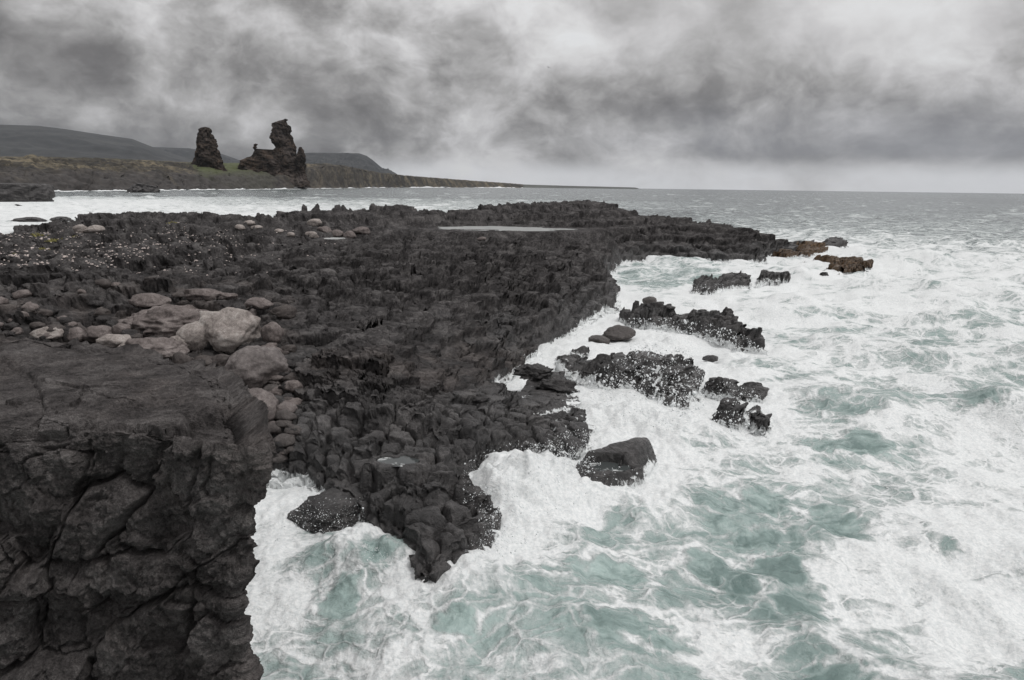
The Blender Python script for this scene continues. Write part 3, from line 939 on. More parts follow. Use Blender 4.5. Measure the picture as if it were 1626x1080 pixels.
# ------------------------------------------------------------------ sea
def make_sea():
    a1 = np.radians(np.linspace(-48, 48, 820))
    a2 = np.radians(np.arange(54, 306.1, 6))
    az = np.concatenate([a1, a2])
    depv = np.concatenate([np.radians(np.linspace(84, 48, 7)), np.radians(np.linspace(46, 2.0, 540)),
                           np.radians(np.exp(np.linspace(math.log(1.95), math.log(0.04), 100)))])
    r = EYE/np.tan(depv)
    A, R_ = np.meshgrid(az, r, indexing='ij')
    x, y = np.sin(A)*R_, np.cos(A)*R_
    dl = samp(F_D, x, y)
    dall = np.where((R_ < 235) & (np.abs(A) < 0.78), dl, -30)
    for poly in RPOLY:
        dall = np.maximum(dall, np.where(R_ < 120, sdf_poly(x, y, poly), -30))
    shore_d = np.maximum(-dall, 0)
    px, py = proj(np.stack([x, y, 0*x], -1))
    vis = (np.abs(A) < 0.95)
    # waves
    z = np.zeros_like(x)
    for i in range(16):
        lam = [26, 18, 13, 10, 7.5, 6, 4.6, 3.6, 2.9, 2.3, 1.8, 1.4, 1.1, .9, .7, .55][i]
        th = math.radians(200 + random.uniform(-38, 38))
        kx, ky = math.sin(th)*2*math.pi/lam, math.cos(th)*2*math.pi/lam
        ph = random.uniform(0, 6.28)
        wob = 1.2*fbm2(x/(lam*1.6), y/(lam*1.6), 400+i, 2)
        s = np.sin(kx*x+ky*y+ph+wob)
        fade = 1-sstep(lam*45, lam*130, R_)
        z += 0.0085*lam**0.9*(1-2*np.abs(s)**1.0)*fade if i < 7 else 0.008*lam**0.8*s*fade
    open_sea = sstep(45, 130, R_)
    for lam_, th_, am_, sd_ in ((15.0, 222, 0.24, 7), (9.0, 205, 0.17, 8), (5.2, 236, 0.09, 9)):
        kx, ky = math.sin(math.radians(th_))*2*math.pi/lam_, math.cos(math.radians(th_))*2*math.pi/lam_
        s_ = np.sin(kx*x+ky*y+2.6*fbm2(x/(lam_*1.2), y/(lam_*1.2), 430+sd_, 3))
        z += am_*(np.exp(1.3*s_)-1.3)*(1-0.8*sstep(-0.08, -0.25, A)*sstep(45, 60, R_))*(1-0.85*sstep(55, 150, R_))*(1-sstep(lam_*40, lam_*110, R_))
    z = z*(0.85+0.9*open_sea)*(0.35+0.65*sstep(0, 7, shore_d+40*open_sea))
    z += 0.05*fbm2(x/0.55, y/0.8, 440, 3, 0.6)*(1-sstep(20, 60, R_))
    z += 0.11*fbm2(x/1.7, y/1.5, 450, 3)*(1-sstep(40, 120, R_))
    z += 0.022*fbm2(x/0.22, y/0.22, 445, 3, 0.65)*sstep(4.0, 0.5, shore_d)*(1-sstep(16, 34, R_))
    # surges against the rocks
    for (qx, qy, rad, hgt) in [(800, 800, 1.0, .50), (870, 770, 1.2, .42), (960, 660, 1.5, .35), (880, 735, .6, .22), (600, 900, 1.0, .30), (540, 880, .8, .22),
                               (1010, 800, 1.3, .2), (1080, 690, 1.5, .3), (1180, 575, 1.6, .25), (1060, 545, 1.2, .35), (760, 870, .6, .3), (1160, 480, 2, .25),
                               (740, 930, .8, .2), (1420, 560, 4, .35), (1500, 470, 6, .4), (1300, 640, 2.5, .22), (1450, 420, 8, .5)]:
        c = P(qx, qy, 0)
        q = np.hypot(x-c[0], y-c[1])/rad
        z += hgt*np.exp(-q*q)*(1+(0.5*fbm2(x/0.8, y/0.7, 460, 3, 0.55) if rad < 1.8 else 0.5*fbm2(x/2.5, y/2, 461, 3)))
    # breaker in the bay on the far left
    lb = sstep(260, 225, R_)*sstep(130, 200, R_)*sstep(-0.36, -0.5, A)
    z += 1.3*lb*np.exp(-((R_-205-60*(A+0.55))/14)**2)
    z -= 0.0*R_
    # foam coverage from control points
    CP = [(1100, 340, .12), (1400, 330, .10), (1626, 320, .06), (900, 312, .10), (700, 305, .12), (1626, 370, .28), (1500, 362, .28), (1626, 348, .16), (1450, 345, .16), (1250, 350, .24), (1400, 385, .48), (1600, 395, .50), (1500, 412, .66), (1620, 425, .72),
          (1200, 470, .85), (1500, 440, .78), (1610, 480, .72), (1350, 480, .85), (1480, 530, .62), (1330, 560, .66), (1600, 560, .62), (1250, 600, .72), (1400, 600, .58), (1550, 640, .60), (1380, 660, .52),
          (1100, 700, .80), (1250, 720, .60), (1380, 710, .40), (1500, 720, .70), (1610, 720, .78), (1150, 790, .40), (1230, 800, .30), (1330, 800, .42), (1450, 800, .66), (1580, 800, .80), (950, 870, .34), (1060, 850, .42),
          (1140, 880, .50), (1250, 900, .26), (1350, 900, .66), (1480, 880, .88), (1600, 920, .92), (1400, 1000, .45), (1520, 980, .72), (1620, 1060, .40), (1280, 1050, .30), (1150, 1000, .62), (1050, 950, .30), (960, 960, .28),
          (900, 1060, .36), (1030, 1060, .40), (760, 960, .46), (700, 1040, .62), (600, 960, .60), (640, 880, .20), (540, 960, .14), (520, 910, .50), (600, 905, .08), (450, 940, .82), (420, 1050, .58), (520, 1060, .38), (620, 1070, .6),
          (850, 800, .95), (900, 770, .95), (790, 850, .85), (980, 660, 1.0), (960, 620, .95), (1040, 545, 1.0), (1150, 600, .9), (1060, 800, .66), (860, 920, .52),
          (470, 850, .90), (560, 860, .62), (1050, 440, .42), (1000, 430, .45), (1100, 430, .50), (1200, 430, .72), (1050, 480, .85), (820, 600, .85), (950, 540, .95),
          (200, 320, .66), (100, 330, .74), (300, 330, .60), (400, 320, .42), (50, 345, .72), (150, 350, .62), (250, 312, .40), (520, 315, .24), (450, 305, .38), (600, 310, .22), (300, 306, .6), (700, 312, .2), (100, 306, .7), (420, 301, .5), (220, 303, .6)]
    cp = np.array([P(a, b, 0) for a, b, _ in CP])
    ca, cl = np.arctan2(cp[:, 0], cp[:, 1]), np.log(np.hypot(cp[:, 0], cp[:, 1]))
    lr = np.log(R_)
    num = np.zeros_like(x)
    den = np.full(x.shape, 1e-9)
    for (a_, l_, (_, _, c_)) in zip(ca, cl, CP):
        q = ((A-a_)**2 + (0.75*(lr-l_))**2)
        wt = 1/(q+0.0006)**2
        num += wt*c_
        den += wt
    cov = num/den
    cov = np.where(R_ > 400, np.minimum(cov, 0.10), cov)
    cov = np.where(vis, cov, 0.3)
    # clear windows in the foam
    for (qx, qy, ax, ay) in [(1375, 703, 36, 14), (1215, 790, 30, 18), (1497, 845, 22, 16), (1395, 1005, 42, 30), (1262, 905, 48, 42), (1180, 905, 28, 22), (950, 905, 60, 22), (1230, 880, 40, 22), (1320, 1055, 60, 22),
                             (1120, 880, 30, 16), (1060, 1010, 50, 18), (1550, 650, 60, 12), (1300, 700, 45, 9), (1330, 815, 40, 20), (990, 990, 60, 22), (540, 955, 30, 22), (630, 890, 60, 26), (720, 1000, 36, 14), (1200, 835, 36, 10)]:
        c, ex, ey = P(qx, qy, 0), P(qx+ax, qy, 0), P(qx, qy-ay, 0)
        u = np.hypot((x-c[0])/np.linalg.norm(ex-c), (y-c[1])/np.linalg.norm(ey-c)) + 0.55*fbm2(x/0.9, y/0.75, 470, 4, 0.6)
        cov -= 0.36*sstep(1.4, 0.3, u)
        cov += 0.16*np.exp(-((u-1.3)/0.22)**2)
    cov += 0.45*np.exp(-shore_d/0.35)*(R_ < 150)
    cov += 0.07 + 0.17*fbm2(x/1.6+0.4*fbm2(x/3, y/3, 473, 2), y/1.0, 472, 4, 0.6)*(1-open_sea)
    # whitecaps and streaks offshore
    wc = fbm2(x/22, y/9, 480, 4, 0.6)
    cov += open_sea*np.where(R_ < 900, sstep(0.48, 0.85, wc)*0.26, 0)
    cov -= 0.16*sstep(15, 40, R_)*sstep(120, 60, R_)*(0.5+fbm2(x/4.5, y/2.2, 490, 3))*0.9
    # surf line along the far shore
    milk = np.clip(0.35+0.7*fbm2(x/4, y/3, 500, 3)+0.5*np.exp(-shore_d/3)+0.5*sstep(900, 1080, py)*sstep(1200, 700, px), 0, 1)*(1-open_sea)
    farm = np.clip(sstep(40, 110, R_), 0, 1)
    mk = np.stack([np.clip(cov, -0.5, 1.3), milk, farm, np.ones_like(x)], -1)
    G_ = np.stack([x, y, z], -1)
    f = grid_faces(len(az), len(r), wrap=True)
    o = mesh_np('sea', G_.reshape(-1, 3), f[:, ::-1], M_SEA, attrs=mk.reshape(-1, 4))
    tag(o, 'grey green sea covered in white foam', 'sea', kind='structure')


make_sea()

# ------------------------------------------------------------------ pools
for (lb_, c_, _, s_), (pc, z_, _) in zip(POOLS, POOLW):
    n_ = 40
    an = np.linspace(0, 2*np.pi, n_, endpoint=False)
    ring = [np.array([[pc[0], pc[1], z_+0.015]])]
    for t in (0.5, 1.0, 1.3 if s_[0] > 2 else 1.1):
        ring.append(np.stack([pc[0]+s_[0]*t*np.cos(an), pc[1]+s_[1]*t*np.sin(an), np.full(n_, z_+0.015)], -1))
    v_ = np.concatenate(ring)
    f_ = [(0, 1+i, 1+(i+1) % n_) for i in range(n_)]
    for k_ in range(2):
        a0, b0 = 1+k_*n_, 1+(k_+1)*n_
        for i in range(n_):
            j = (i+1) % n_
            f_ += [(a0+i, b0+i, b0+j), (a0+i, b0+j, a0+j)]
    o = mesh_np('tide_pool', v_, f_, M_SURGE if s_[0] > 2 or c_[0] == 532 else M_POOL, loc=(pc[0], pc[1], z_+0.015))
    tag(o, lb_, 'pool', kind='structure')

# ------------------------------------------------------------------ the cliff in the foreground
BLK = [
    [(0, 530), (100, 540), (230, 556), (378, 606), (394, 640), (300, 660), (285, 690), (270, 690), (215, 680), (150, 676), (75, 660), (50, 600), (0, 570)],
    [(-600, 500), (0, 530), (0, 570), (50, 600), (75, 660), (60, 690), (0, 700), (-600, 700)],
    [(-600, 700), (0, 700), (60, 690), (120, 680), (150, 676), (148, 745), (120, 790), (92, 850), (62, 900), (40, 905), (20, 870), (0, 860), (-600, 870)],
    [(150, 676), (215, 680), (270, 692), (262, 725), (225, 790), (180, 760), (130, 770), (148, 745)],
    [(130, 770), (180, 760), (225, 790), (190, 850), (165, 880), (120, 890), (75, 890), (95, 850)],
    [(270, 692), (332, 700), (325, 745), (310, 800), (298, 850), (270, 880), (210, 870), (190, 850), (225, 790), (262, 725)],
    [(332, 700), (430, 712), (460, 745), (445, 790), (412, 835), (370, 870), (320, 895), (295, 880), (310, 800), (325, 745)],
    [(285, 690), (300, 660), (394, 640), (440, 705), (430, 712), (332, 700), (270, 692)],
    [(75, 890), (120, 890), (165, 880), (210, 870), (270, 880), (305, 905), (290, 930), (220, 965), (150, 955), (90, 925)],
    [(320, 895), (370, 870), (412, 835), (450, 860), (425, 920), (385, 945), (350, 940), (310, 925), (305, 905)],
    [(-600, 870), (0, 860), (40, 905), (75, 890), (90, 925), (60, 945), (0, 950), (-600, 960)],
    [(-600, 960), (0, 950), (60, 945), (62, 1030), (0, 1060), (-600, 1080)],
    [(62, 945), (90, 925), (150, 955), (190, 985), (155, 1020), (140, 1035), (62, 1030)],
    [(155, 1020), (190, 985), (220, 965), (290, 930), (308, 925), (305, 985), (290, 1040), (260, 1170), (150, 1170), (150, 1060)],
    [(308, 925), (350, 940), (385, 945), (440, 960), (450, 1080), (450, 1250), (260, 1170), (290, 1040), (305, 985)],
    [(-600, 1080), (0, 1060), (62, 1030), (140, 1035), (150, 1060), (150, 1300), (-600, 1300)],
]
BTOP = [0.0, -0.05, -0.10, -0.05, 0, -0.03, -0.12, -0.20, 0, 0, 0, 0, 0, 0, 0, 0]


def make_cliff():
    ZT = 4.5
    front = [(-420, 694), (0, 692), (150, 684), (270, 694), (340, 702), (408, 712)]
    right = [(410, 700), (388, 660), (370, 626), (362, 612)]
    back = [(330, 592), (230, 562), (100, 545), (0, 536), (-420, 524)]
    segs = [(front, 620), (right, 170), (back, 110), ([back[-1], front[0]], 30)]
    O, last = [], None
    for pts, n_ in segs:
        w = np.array([P(a, b, ZT)[:2] for a, b in ([last] if last else [])+list(pts)])
        L = np.concatenate([[0], np.cumsum(np.linalg.norm(np.diff(w, axis=0), axis=1))])
        t = np.linspace(0, L[-1], n_, endpoint=False)
        O.append(np.stack([np.interp(t, L, w[:, 0]), np.interp(t, L, w[:, 1])], -1))
        last = pts[-1]
    O = np.concatenate(O)
    for _ in range(10):                                    # soften the corners
        O = 0.5*O + 0.25*np.roll(O, 1, 0) + 0.25*np.roll(O, -1, 0)
    nu = len(O)
    cen = P(60, 602, ZT)[:2]
    out = np.roll(O, -1, 0)-np.roll(O, 1, 0)
    out = np.stack([out[:, 1], -out[:, 0]], -1)
    out /= np.linalg.norm(out, axis=1)[:, None]
    # outline of the face against the water
    SIL = [(426, 712), (437, 745), (426, 790), (411, 838), (417, 868), (402, 920), (389, 950), (399, 1010), (410, 1080), (420, 1180)]
    Yc = P(415, 712, ZT)[1]
    sx, sz = [], []
    for a, b in SIL:
        d = ray(a, b)
        q = EYEV + d*(Yc/d[1])
        sx.append(q[0])
        sz.append(q[2])
    sx, sz = np.array(sx), np.array(sz)
    s_top = np.concatenate([np.linspace(0.0004, 0.9, 120)**0.8, np.linspace(0.9, 1, 46)[1:]])
    z_side = np.concatenate([ZT-np.linspace(0, 0.4, 46)[1:], np.linspace(ZT-0.4, -1.2, 420)[1:]])
    opx = proj(np.concatenate([O, np.full((nu, 1), ZT)], 1))[0]
    rad = 0.05 + 0.22*sstep(170, 40, opx) + 0.12*np.clip(fbm2(O[:, 0]/0.5, O[:, 1]/0.5, 640, 3), -0.4, 1)
    rad = np.clip(rad, 0.03, 0.45)
    O = O + out*(0.08*fbm2(O[:, 0]/0.7, O[:, 1]/0.7, 641, 2, 0.4))[:, None]
    rows_, nrm = [], []
    for s in s_top:
        dd = np.linalg.norm((O-cen)*(1-s), axis=1)
        ph = 0.5*np.clip(1-dd/rad, 0, 1)*np.pi/2
        m_ = dd < rad
        q = cen + (O-cen)*s
        q = np.where(m_[:, None], O - out*(rad*(1-np.sin(ph)))[:, None], q)
        z = ZT - np.where(m_, rad*(1-np.cos(ph)), 0)
        rows_.append(np.concatenate([q, z[:, None]], 1))
        nrm.append(np.concatenate([out*np.sin(ph)[:, None], np.cos(ph)[:, None]], 1))
    for z in z_side:
        dx = np.interp(-z, -sz, sx-sx[0])
        dz = ZT-z
        ph = (0.5+0.5*np.clip(dz/rad, 0, 1))*np.pi/2
        m_ = dz < rad
        q = O - np.where(m_, rad*(1-np.sin(ph)), 0)[:, None]*out + np.array([dx, 0])
        zz = np.where(m_, ZT - rad*(1-np.cos(ph)), z)
        rows_.append(np.concatenate([q, zz[:, None]], 1))
        nrm.append(np.concatenate([out*np.sin(ph)[:, None], np.cos(ph)[:, None]], 1))
    Gc = np.stack(rows_, 1)                                # (nu, nv, 3)
    Nc = np.stack(nrm, 1)
    Nc /= np.linalg.norm(Nc, axis=-1, keepdims=True)
    px, py = proj(Gc)
    wpx = 7*fbm3(Gc/0.35, 21, 3, 0.55)
    wpy = 7*fbm3(Gc/0.35+31, 23, 3, 0.55)
    px, py = px+wpx, py+wpy
    lab = np.full(px.shape, -1)
    de = np.full(px.shape, -1.0)
    facing = (Nc[..., 1] < 0.3) | (Nc[..., 2] > 0.5)
    for i, poly in enumerate(BLK):
        s = sdf_poly(px, py, poly)
        m_ = (s > de) & (s > 0)
        lab[m_] = i
        de[m_] = s[m_]
    de = np.where(de > 0, de, 0)*0.0062
    top = Nc[..., 2] > 0.6
    inb = (lab >= 0) & facing
    cw = np.clip(0.75+0.9*fbm3(Gc/0.5, 69, 2), 0.2, 1.6)
    bulge = 0.10*(1-np.exp(-de/0.06)) - 0.17*cw*np.exp(-(de/(0.024*cw))**2)
    bulge = np.where(inb, np.where(top, 0.25*bulge-0.03*np.exp(-(de/0.012)**2), bulge), 0.05)
    rnd = np.array([random.uniform(-0.22, 0.20) for _ in BLK])
    bulge = bulge + np.where(inb & ~top, rnd[lab]*sstep(0, 0.05, de), 0)
    bulge = bulge + np.where(inb & top, np.array(BTOP)[lab]*sstep(0, 0.03, de), 0)
    # flat facets and pitted grain
    tang = Gc[..., 0]*0.9+Gc[..., 1]*0.45
    s1, e1, _, _ = blocks(tang+0.12*fbm3(Gc/0.3, 41, 2), np.where(top, Gc[..., 1], Gc[..., 2])+0.12*fbm3(Gc/0.3+7, 43, 2), 0.55, 611, 1.1)
    s2, e2, _, _ = blocks(tang*1.1+0.06*fbm3(Gc/0.12, 45, 2), np.where(top, Gc[..., 1], Gc[..., 2]*0.8), 0.16, 613, 1.2)
    s3, e3, _, _ = blocks(tang+0.10*fbm3(Gc/0.25+3, 65, 2), Gc[..., 2]*0.9+0.10*fbm3(Gc/0.25+5, 67, 2), 0.30, 617, 1.2)
    det = 0.17*s1 + 0.065*s3 + 0.020*s2 + 0.06*fbm3(Gc/0.6, 47, 2, 0.5) + 0.028*fbm3(Gc/0.085, 53, 3, 0.65)
    det = det - 0.035*np.exp(-(e1/0.012)**2)*sstep(0.0, 0.3, fbm3(Gc/0.7, 57, 2))
    stre = fbm3(Gc/np.array([0.30, 0.07, 0.2]), 59, 3, 0.6)
    flatw = sstep(0.85, 0.99, Nc[..., 2])
    det = np.where(top, (0.045*s1+0.006*s2+0.018*stre)*flatw+0.05*fbm3(Gc/0.9, 47, 3)+0.02*fbm3(Gc/0.1, 53, 3)*(1-flatw), det)
    Gd = Gc + Nc*(bulge+det)[..., None]
    # the ledge steps and the slope of the top towards the gully
    nv = Gc.shape[1]
    f = grid_faces(nu, nv, wrap=True)
    v = Gd.reshape(-1, 3)
    brown = np.clip(0.05+0.5*fbm3(Gc/0.8, 63, 2), 0, 0.35)
    mk = np.stack([0.28*sstep(1.2, -0.3, Gc[..., 2]), brown, 0*brown, 0*brown], -1).reshape(-1, 4)
    fl_ = np.where(inb, lab, -1).reshape(-1)[f[:, 0]]
    vv, ff, aa = submesh(v, f, fl_ == -1, mk)
    root = mesh_np('lava_cliff', vv, ff, M_CLIFF, attrs=aa)
    tag(root, 'dark brown cliff of massive cracked lava blocks in the foreground', 'cliff', kind='structure')
    for i in range(len(BLK)):
        s = fl_ == i
        if s.sum() < 10:
            continue
        vv, ff, aa = submesh(v, f, s, mk)
        mesh_np('rock_block', vv, ff, M_CLIFF, root, aa)


make_cliff()


# ------------------------------------------------------------------ boulders
def ico(sub):
    bm = bmesh.new()
    bmesh.ops.create_icosphere(bm, subdivisions=sub, radius=1.0)
    v = np.array([q.co[:] for q in bm.verts])
    f = np.array([[q.index for q in fc.verts] for fc in bm.faces])
    bm.free()
    return v, f


ICO = {s: ico(s) for s in (1, 2, 3, 4, 5)}


def boulder_shape(seed, dims, sub=4, facets=9, rough=0.05, lobes=None):
    """a star-shaped stone: lobes cut by random flats and worn by noise"""
    d, f = ICO[sub]
    rs = np.random.default_rng(seed)
    lobes = lobes or [((0, 0, 0), (1, 1, 1))]
    rad = np.zeros(len(d))
    for c, s in lobes:
        c, s = np.array(c, float), np.array(s, float)
        dd, cc = d/s, c/s
        a = (dd*dd).sum(1)
        b = -(dd*cc).sum(1)
        q = b*b-a*((cc*cc).sum()-1)
        rad = np.maximum(rad, np.where(q > 0, (-b+np.sqrt(np.maximum(q, 0)))/a, 0))
    soft = rad.copy()
    for _ in range(facets):
        n = rs.normal(size=3)
        n /= np.linalg.norm(n)
        k_ = rs.uniform(0.66, 0.95)
        dn = d@n
        lim = np.where(dn > 0.1, k_/np.maximum(dn, 0.1), 9)*np.mean(rad)
        soft = -np.log(np.exp(-30*soft)+np.exp(-30*np.maximum(lim, 0.5)))/30
    v = d*soft[:, None]
    nz = fbm3(v*1.6+seed*3.7, seed, 3, 0.5)*rough*2.8 + fbm3(v*5+seed, seed+5, 3, 0.6)*rough*1.0 - np.abs(perlin3(v*2.3+seed, seed+9))*rough*1.5
    v = v*(1+nz)[:, None]*np.array(dims)
    return v, f


def boulder(name, label, px, ybot, wpx, hpx, mat, seed, group=None, sub=4, facets=9, rough=0.05, lobes=None, sink=0.18, depth=0.8, rot=None, wet=0.0, cat='boulder', foam=0.0, flat=None, sea=False):
    g = P(float(px), ybot-0.12*hpx, 0.0) if sea else hit(px, ybot-0.12*hpx)
    dist = np.linalg.norm(g-EYEV)
    s = dist/FPX
    Wd = wpx*s/2
    dp = math.asin(min(1, (EYE-g[2])/dist))
    Hd = max(0.40*Wd*2, (hpx*s-depth*2*Wd*math.sin(dp))/math.cos(dp))/2
    if flat:
        Hd = flat*Wd
    a = rot if rot is not None else math.radians(seed*37 % 50-25)
    v, f = boulder_shape(seed, (Wd, Wd*depth, Hd), sub, facets, rough, lobes)
    v = v @ np.array(Matrix.Rotation(a*0.3, 3, 'Y')).T
    zlo = v[:, 2].min()
    dirv = np.array([g[0], g[1]])/math.hypot(g[0], g[1])
    loc = np.array([g[0]+dirv[0]*Wd*depth*0.65, g[1]+dirv[1]*Wd*depth*0.65, 0])
    gz = g[2]
    loc[2] = gz - sink*2*Hd
    v[:, 2] -= zlo
    mk = np.zeros((len(v), 4))
    mk[:, 0] = wet
    mk[:, 1] = 0.0
    if foam:
        mk[:, 2] = foam*np.clip(v[:, 2]/(2*Hd)*1.3, 0, 1)  # white glints painted into the colour, more towards the top
    o = mesh_np(name, v, f, mat, attrs=mk)
    o.location = loc
    tag(o, label, cat, group)
    return o


GG = 'boulders in the gully behind the foreground cliff'
two_peaks = [((-0.05, 0.2, 0.25), (0.62, 0.6, 0.95)), ((0.30, -0.15, 0.0), (0.72, 0.75, 0.80)), ((-0.62, -0.05, -0.15), (0.46, 0.5, 0.55))]
boulder('boulder', 'largest pale grey boulder with a double peak in the gully', 361, 574, 122, 104, M_PALE, 11, GG, 5, 5, 0.045, two_peaks, 0.12, 0.75, 0)
boulder('boulder', 'wet pinkish flat boulder spotted with white glints in the gully', 413, 636, 96, 96, M_BROWN, 12, GG, 5, 8, 0.04, None, 0.12, 0.85, 0.3, 0.8, foam=0.26)  # foam value paints the wet glints as white colour spots
boulder('boulder', 'small smooth oval cobble on the edge of the wet pinkish boulder', 386, 583, 38, 27, M_GREY, 13, GG, 4, 3, 0.03, None, 0.1, 0.8)
boulder('boulder', 'round grey stone directly below the pale double peaked boulder', 325, 588, 36, 30, M_GREY, 14, GG, 4, 6, 0.04)
boulder('boulder', 'grey egg shaped stone at the right end of the cliff top back edge', 290, 592, 34, 36, M_GREY, 15, GG, 4, 6, 0.04)
boulder('boulder', 'broad rough brown boulder lying below the long brown ledge', 247, 574, 88, 42, M_BROWN, 16, GG, 5, 9, 0.06)
boulder('boulder', 'small pale boulder touching the left foot of the double peaked boulder', 289, 556, 38, 30, M_PALE, 17, GG, 4, 6, 0.05)
boulder('boulder', 'rounded brown boulder wedged against the right side of the cliff top', 408, 694, 70, 84, M_BROWN, 18, GG, 5, 4, 0.035, None, 0.12, 0.85, wet=0.35)
boulder('boulder', 'pale stone half under the rounded brown boulder beside the cliff', 390, 662, 26, 22, M_PALE, 19, GG, 4, 5)
boulder('boulder', 'flat pale brown boulder just behind the middle of the cliff top', 186, 555, 50, 20, M_PALE, 20, GG, 4, 8, 0.05)
boulder('boulder', 'angular brown boulder near the cliff top beside the upright stone', 158, 547, 44, 34, M_BROWN, 21, GG, 4, 9, 0.05)
boulder('boulder', 'upright wedge shaped brown stone between two angular boulders', 122, 546, 28, 27, M_BROWN, 22, GG, 4, 9, 0.05)
boulder('boulder', 'low pale slab at the left end of the gully stones', 82, 541, 50, 14, M_PALE, 23, GG, 4, 8, 0.05)
boulder('boulder', 'small squarish brown stone squeezed below the long ledge left end', 194, 533, 24, 24, M_BROWN, 24, GG, 4, 9, 0.05)
boulder('lava_slab', 'long brown ledge slab stretching left of the double peaked boulder', 278, 537, 148, 60, M_BROWN, 25, GG, 5, 12, 0.09, None, 0.25, 0.6, 0, cat='rock slab', flat=0.34)
boulder('boulder', 'smooth tan boulder peeking out behind the double peaked boulder', 397, 507, 34, 22, M_BROWN, 26, GG, 4, 4, 0.03)
boulder('boulder', 'brown hump behind and right of the double peaked boulder', 413, 500, 56, 32, M_BROWN, 27, GG, 4, 7, 0.06)
boulder('lava_slab', 'brown cracked block on the shelf above the long ledge', 322, 478, 62, 26, M_BROWN, 28, GG, 4, 12, 0.07, None, 0.25, 0.6, cat='rock slab', flat=0.34)
boulder('lava_slab', 'smaller squared brown block to the right on the same shelf', 362, 477, 34, 24, M_BROWN, 29, GG, 4, 12, 0.06, None, 0.25, 0.6, cat='rock slab', flat=0.34)
boulder('boulder', 'dark brown boulder right of the double peaked boulder under the overhang', 434, 548, 34, 40, M_BROWN, 30, GG, 4, 7, 0.05)
boulder('boulder', 'thin white shard lying in the gully water hole', 356, 605, 22, 15, M_PALE, 31, GG, 3, 10, 0.05, None, 0.1, 0.5)
boulder('boulder', 'pale flat stone beside the white shard in the gully', 322, 602, 36, 16, M_PALE, 32, GG, 4, 7, 0.04)
boulder('boulder', 'tan wedge stone between the wet boulder and the water hole', 352, 594, 32, 18, M_BROWN, 33, GG, 4, 8, 0.04)
boulder('boulder', 'grey flat topped cobble at the edge of the cracked shore beside the cliff', 452, 714, 36, 30, M_GREY, 34, GG, 4, 9, 0.04, wet=0.5)
boulder('boulder', 'lower grey cobble just above the cove beside the cliff', 440, 738, 34, 24, M_GREY, 35, GG, 4, 9, 0.04, wet=0.6)
rb_poly = [[(-10, 505), (60, 500), (200, 520), (330, 548), (345, 570), (250, 560), (100, 542), (-10, 532)], [(420, 560), (450, 545), (470, 600), (460, 660), (430, 650), (440, 600)],
           [(0, 450), (140, 440), (260, 450), (320, 500), (120, 510), (-10, 500)]]
for k_, (poly_, n_) in enumerate(zip(rb_poly, (26, 28, 16))):
    pa_ = np.array(poly_, float)
    c_ = 0
    while c_ < n_:
        q_ = rng.uniform(pa_.min(0), pa_.max(0))
        if sdf_poly(q_[:1], q_[1:], poly_)[0] <= 0:
            continue
        w_ = rng.uniform(12, 30) if k_ != 1 else rng.uniform(16, 40)
        ad_ = ('brown', 'grey', 'black')[c_ % 3]
        wh_ = ('along the back edge of the cliff top', 'beside the wet pinkish boulder', 'on the slope above the gully boulders at the far left')[k_]
        boulder('rubble_stone', f"{'larger' if w_ > 21 else 'small'} {ad_} rubble stone {wh_}", q_[0], q_[1], w_, w_*0.7, (M_BROWN, M_GREY, M_LAVA)[c_ % 3], 200+k_*40+c_,
                'rubble stones behind the foreground cliff', 3, 12, 0.08, sink=0.3, cat='stone')
        c_ += 1
cob_poly = [(402, 640), (436, 628), (462, 660), (476, 710), (448, 752), (428, 748), (426, 700)]
c_ = 0
while c_ < 22:
    q_ = rng.uniform((400, 628), (478, 752))
    if sdf_poly(q_[:1], q_[1:], cob_poly)[0] <= 0:
        continue
    w_ = rng.uniform(16, 36)
    ad_ = ('grey', 'black', 'grey', 'brown')[c_ % 4]
    boulder('cobble', f"{'larger' if w_ > 26 else 'small'} smooth {ad_} cobble wedged in the gully between cliff and cracked shore", q_[0], q_[1], w_, w_*0.8, (M_GREY, M_LAVA, M_GREY, M_BROWN)[c_ % 4], 400+c_,
            'cobbles in the gully beside the foreground cliff', 3, 6, 0.05, sink=0.2, cat='stone', wet=0.4)
    c_ += 1
for k_, (lb_, a_, b_, w_, h_, m_) in enumerate([
        ('pale boulder resting against the left side of the wet pinkish boulder', 358, 622, 40, 34, M_BROWN), ('grey rounded boulder between the two biggest boulders', 352, 584, 34, 26, M_GREY),
        ('tan boulder under the right side of the double peaked boulder', 428, 572, 40, 30, M_BROWN), ('reddish small boulder right of the wet pinkish boulder', 466, 628, 30, 28, M_BROWN),
        ('pale grey boulder at the left foot of the broad rough boulder', 213, 563, 46, 28, M_PALE), ('brown boulder propped on the right end of the long ledge', 340, 520, 50, 30, M_BROWN),
        ('grey brown boulder in the gap above the long ledge', 240, 492, 56, 30, M_BROWN), ('dark boulder at the head of the gully behind the tan one', 450, 510, 44, 30, M_GREY)]):
    boulder('boulder', lb_, a_, b_, w_, h_, m_, 460+k_, GG, 4, 7, 0.05)
GF = 'pale boulders far back on the shelf'
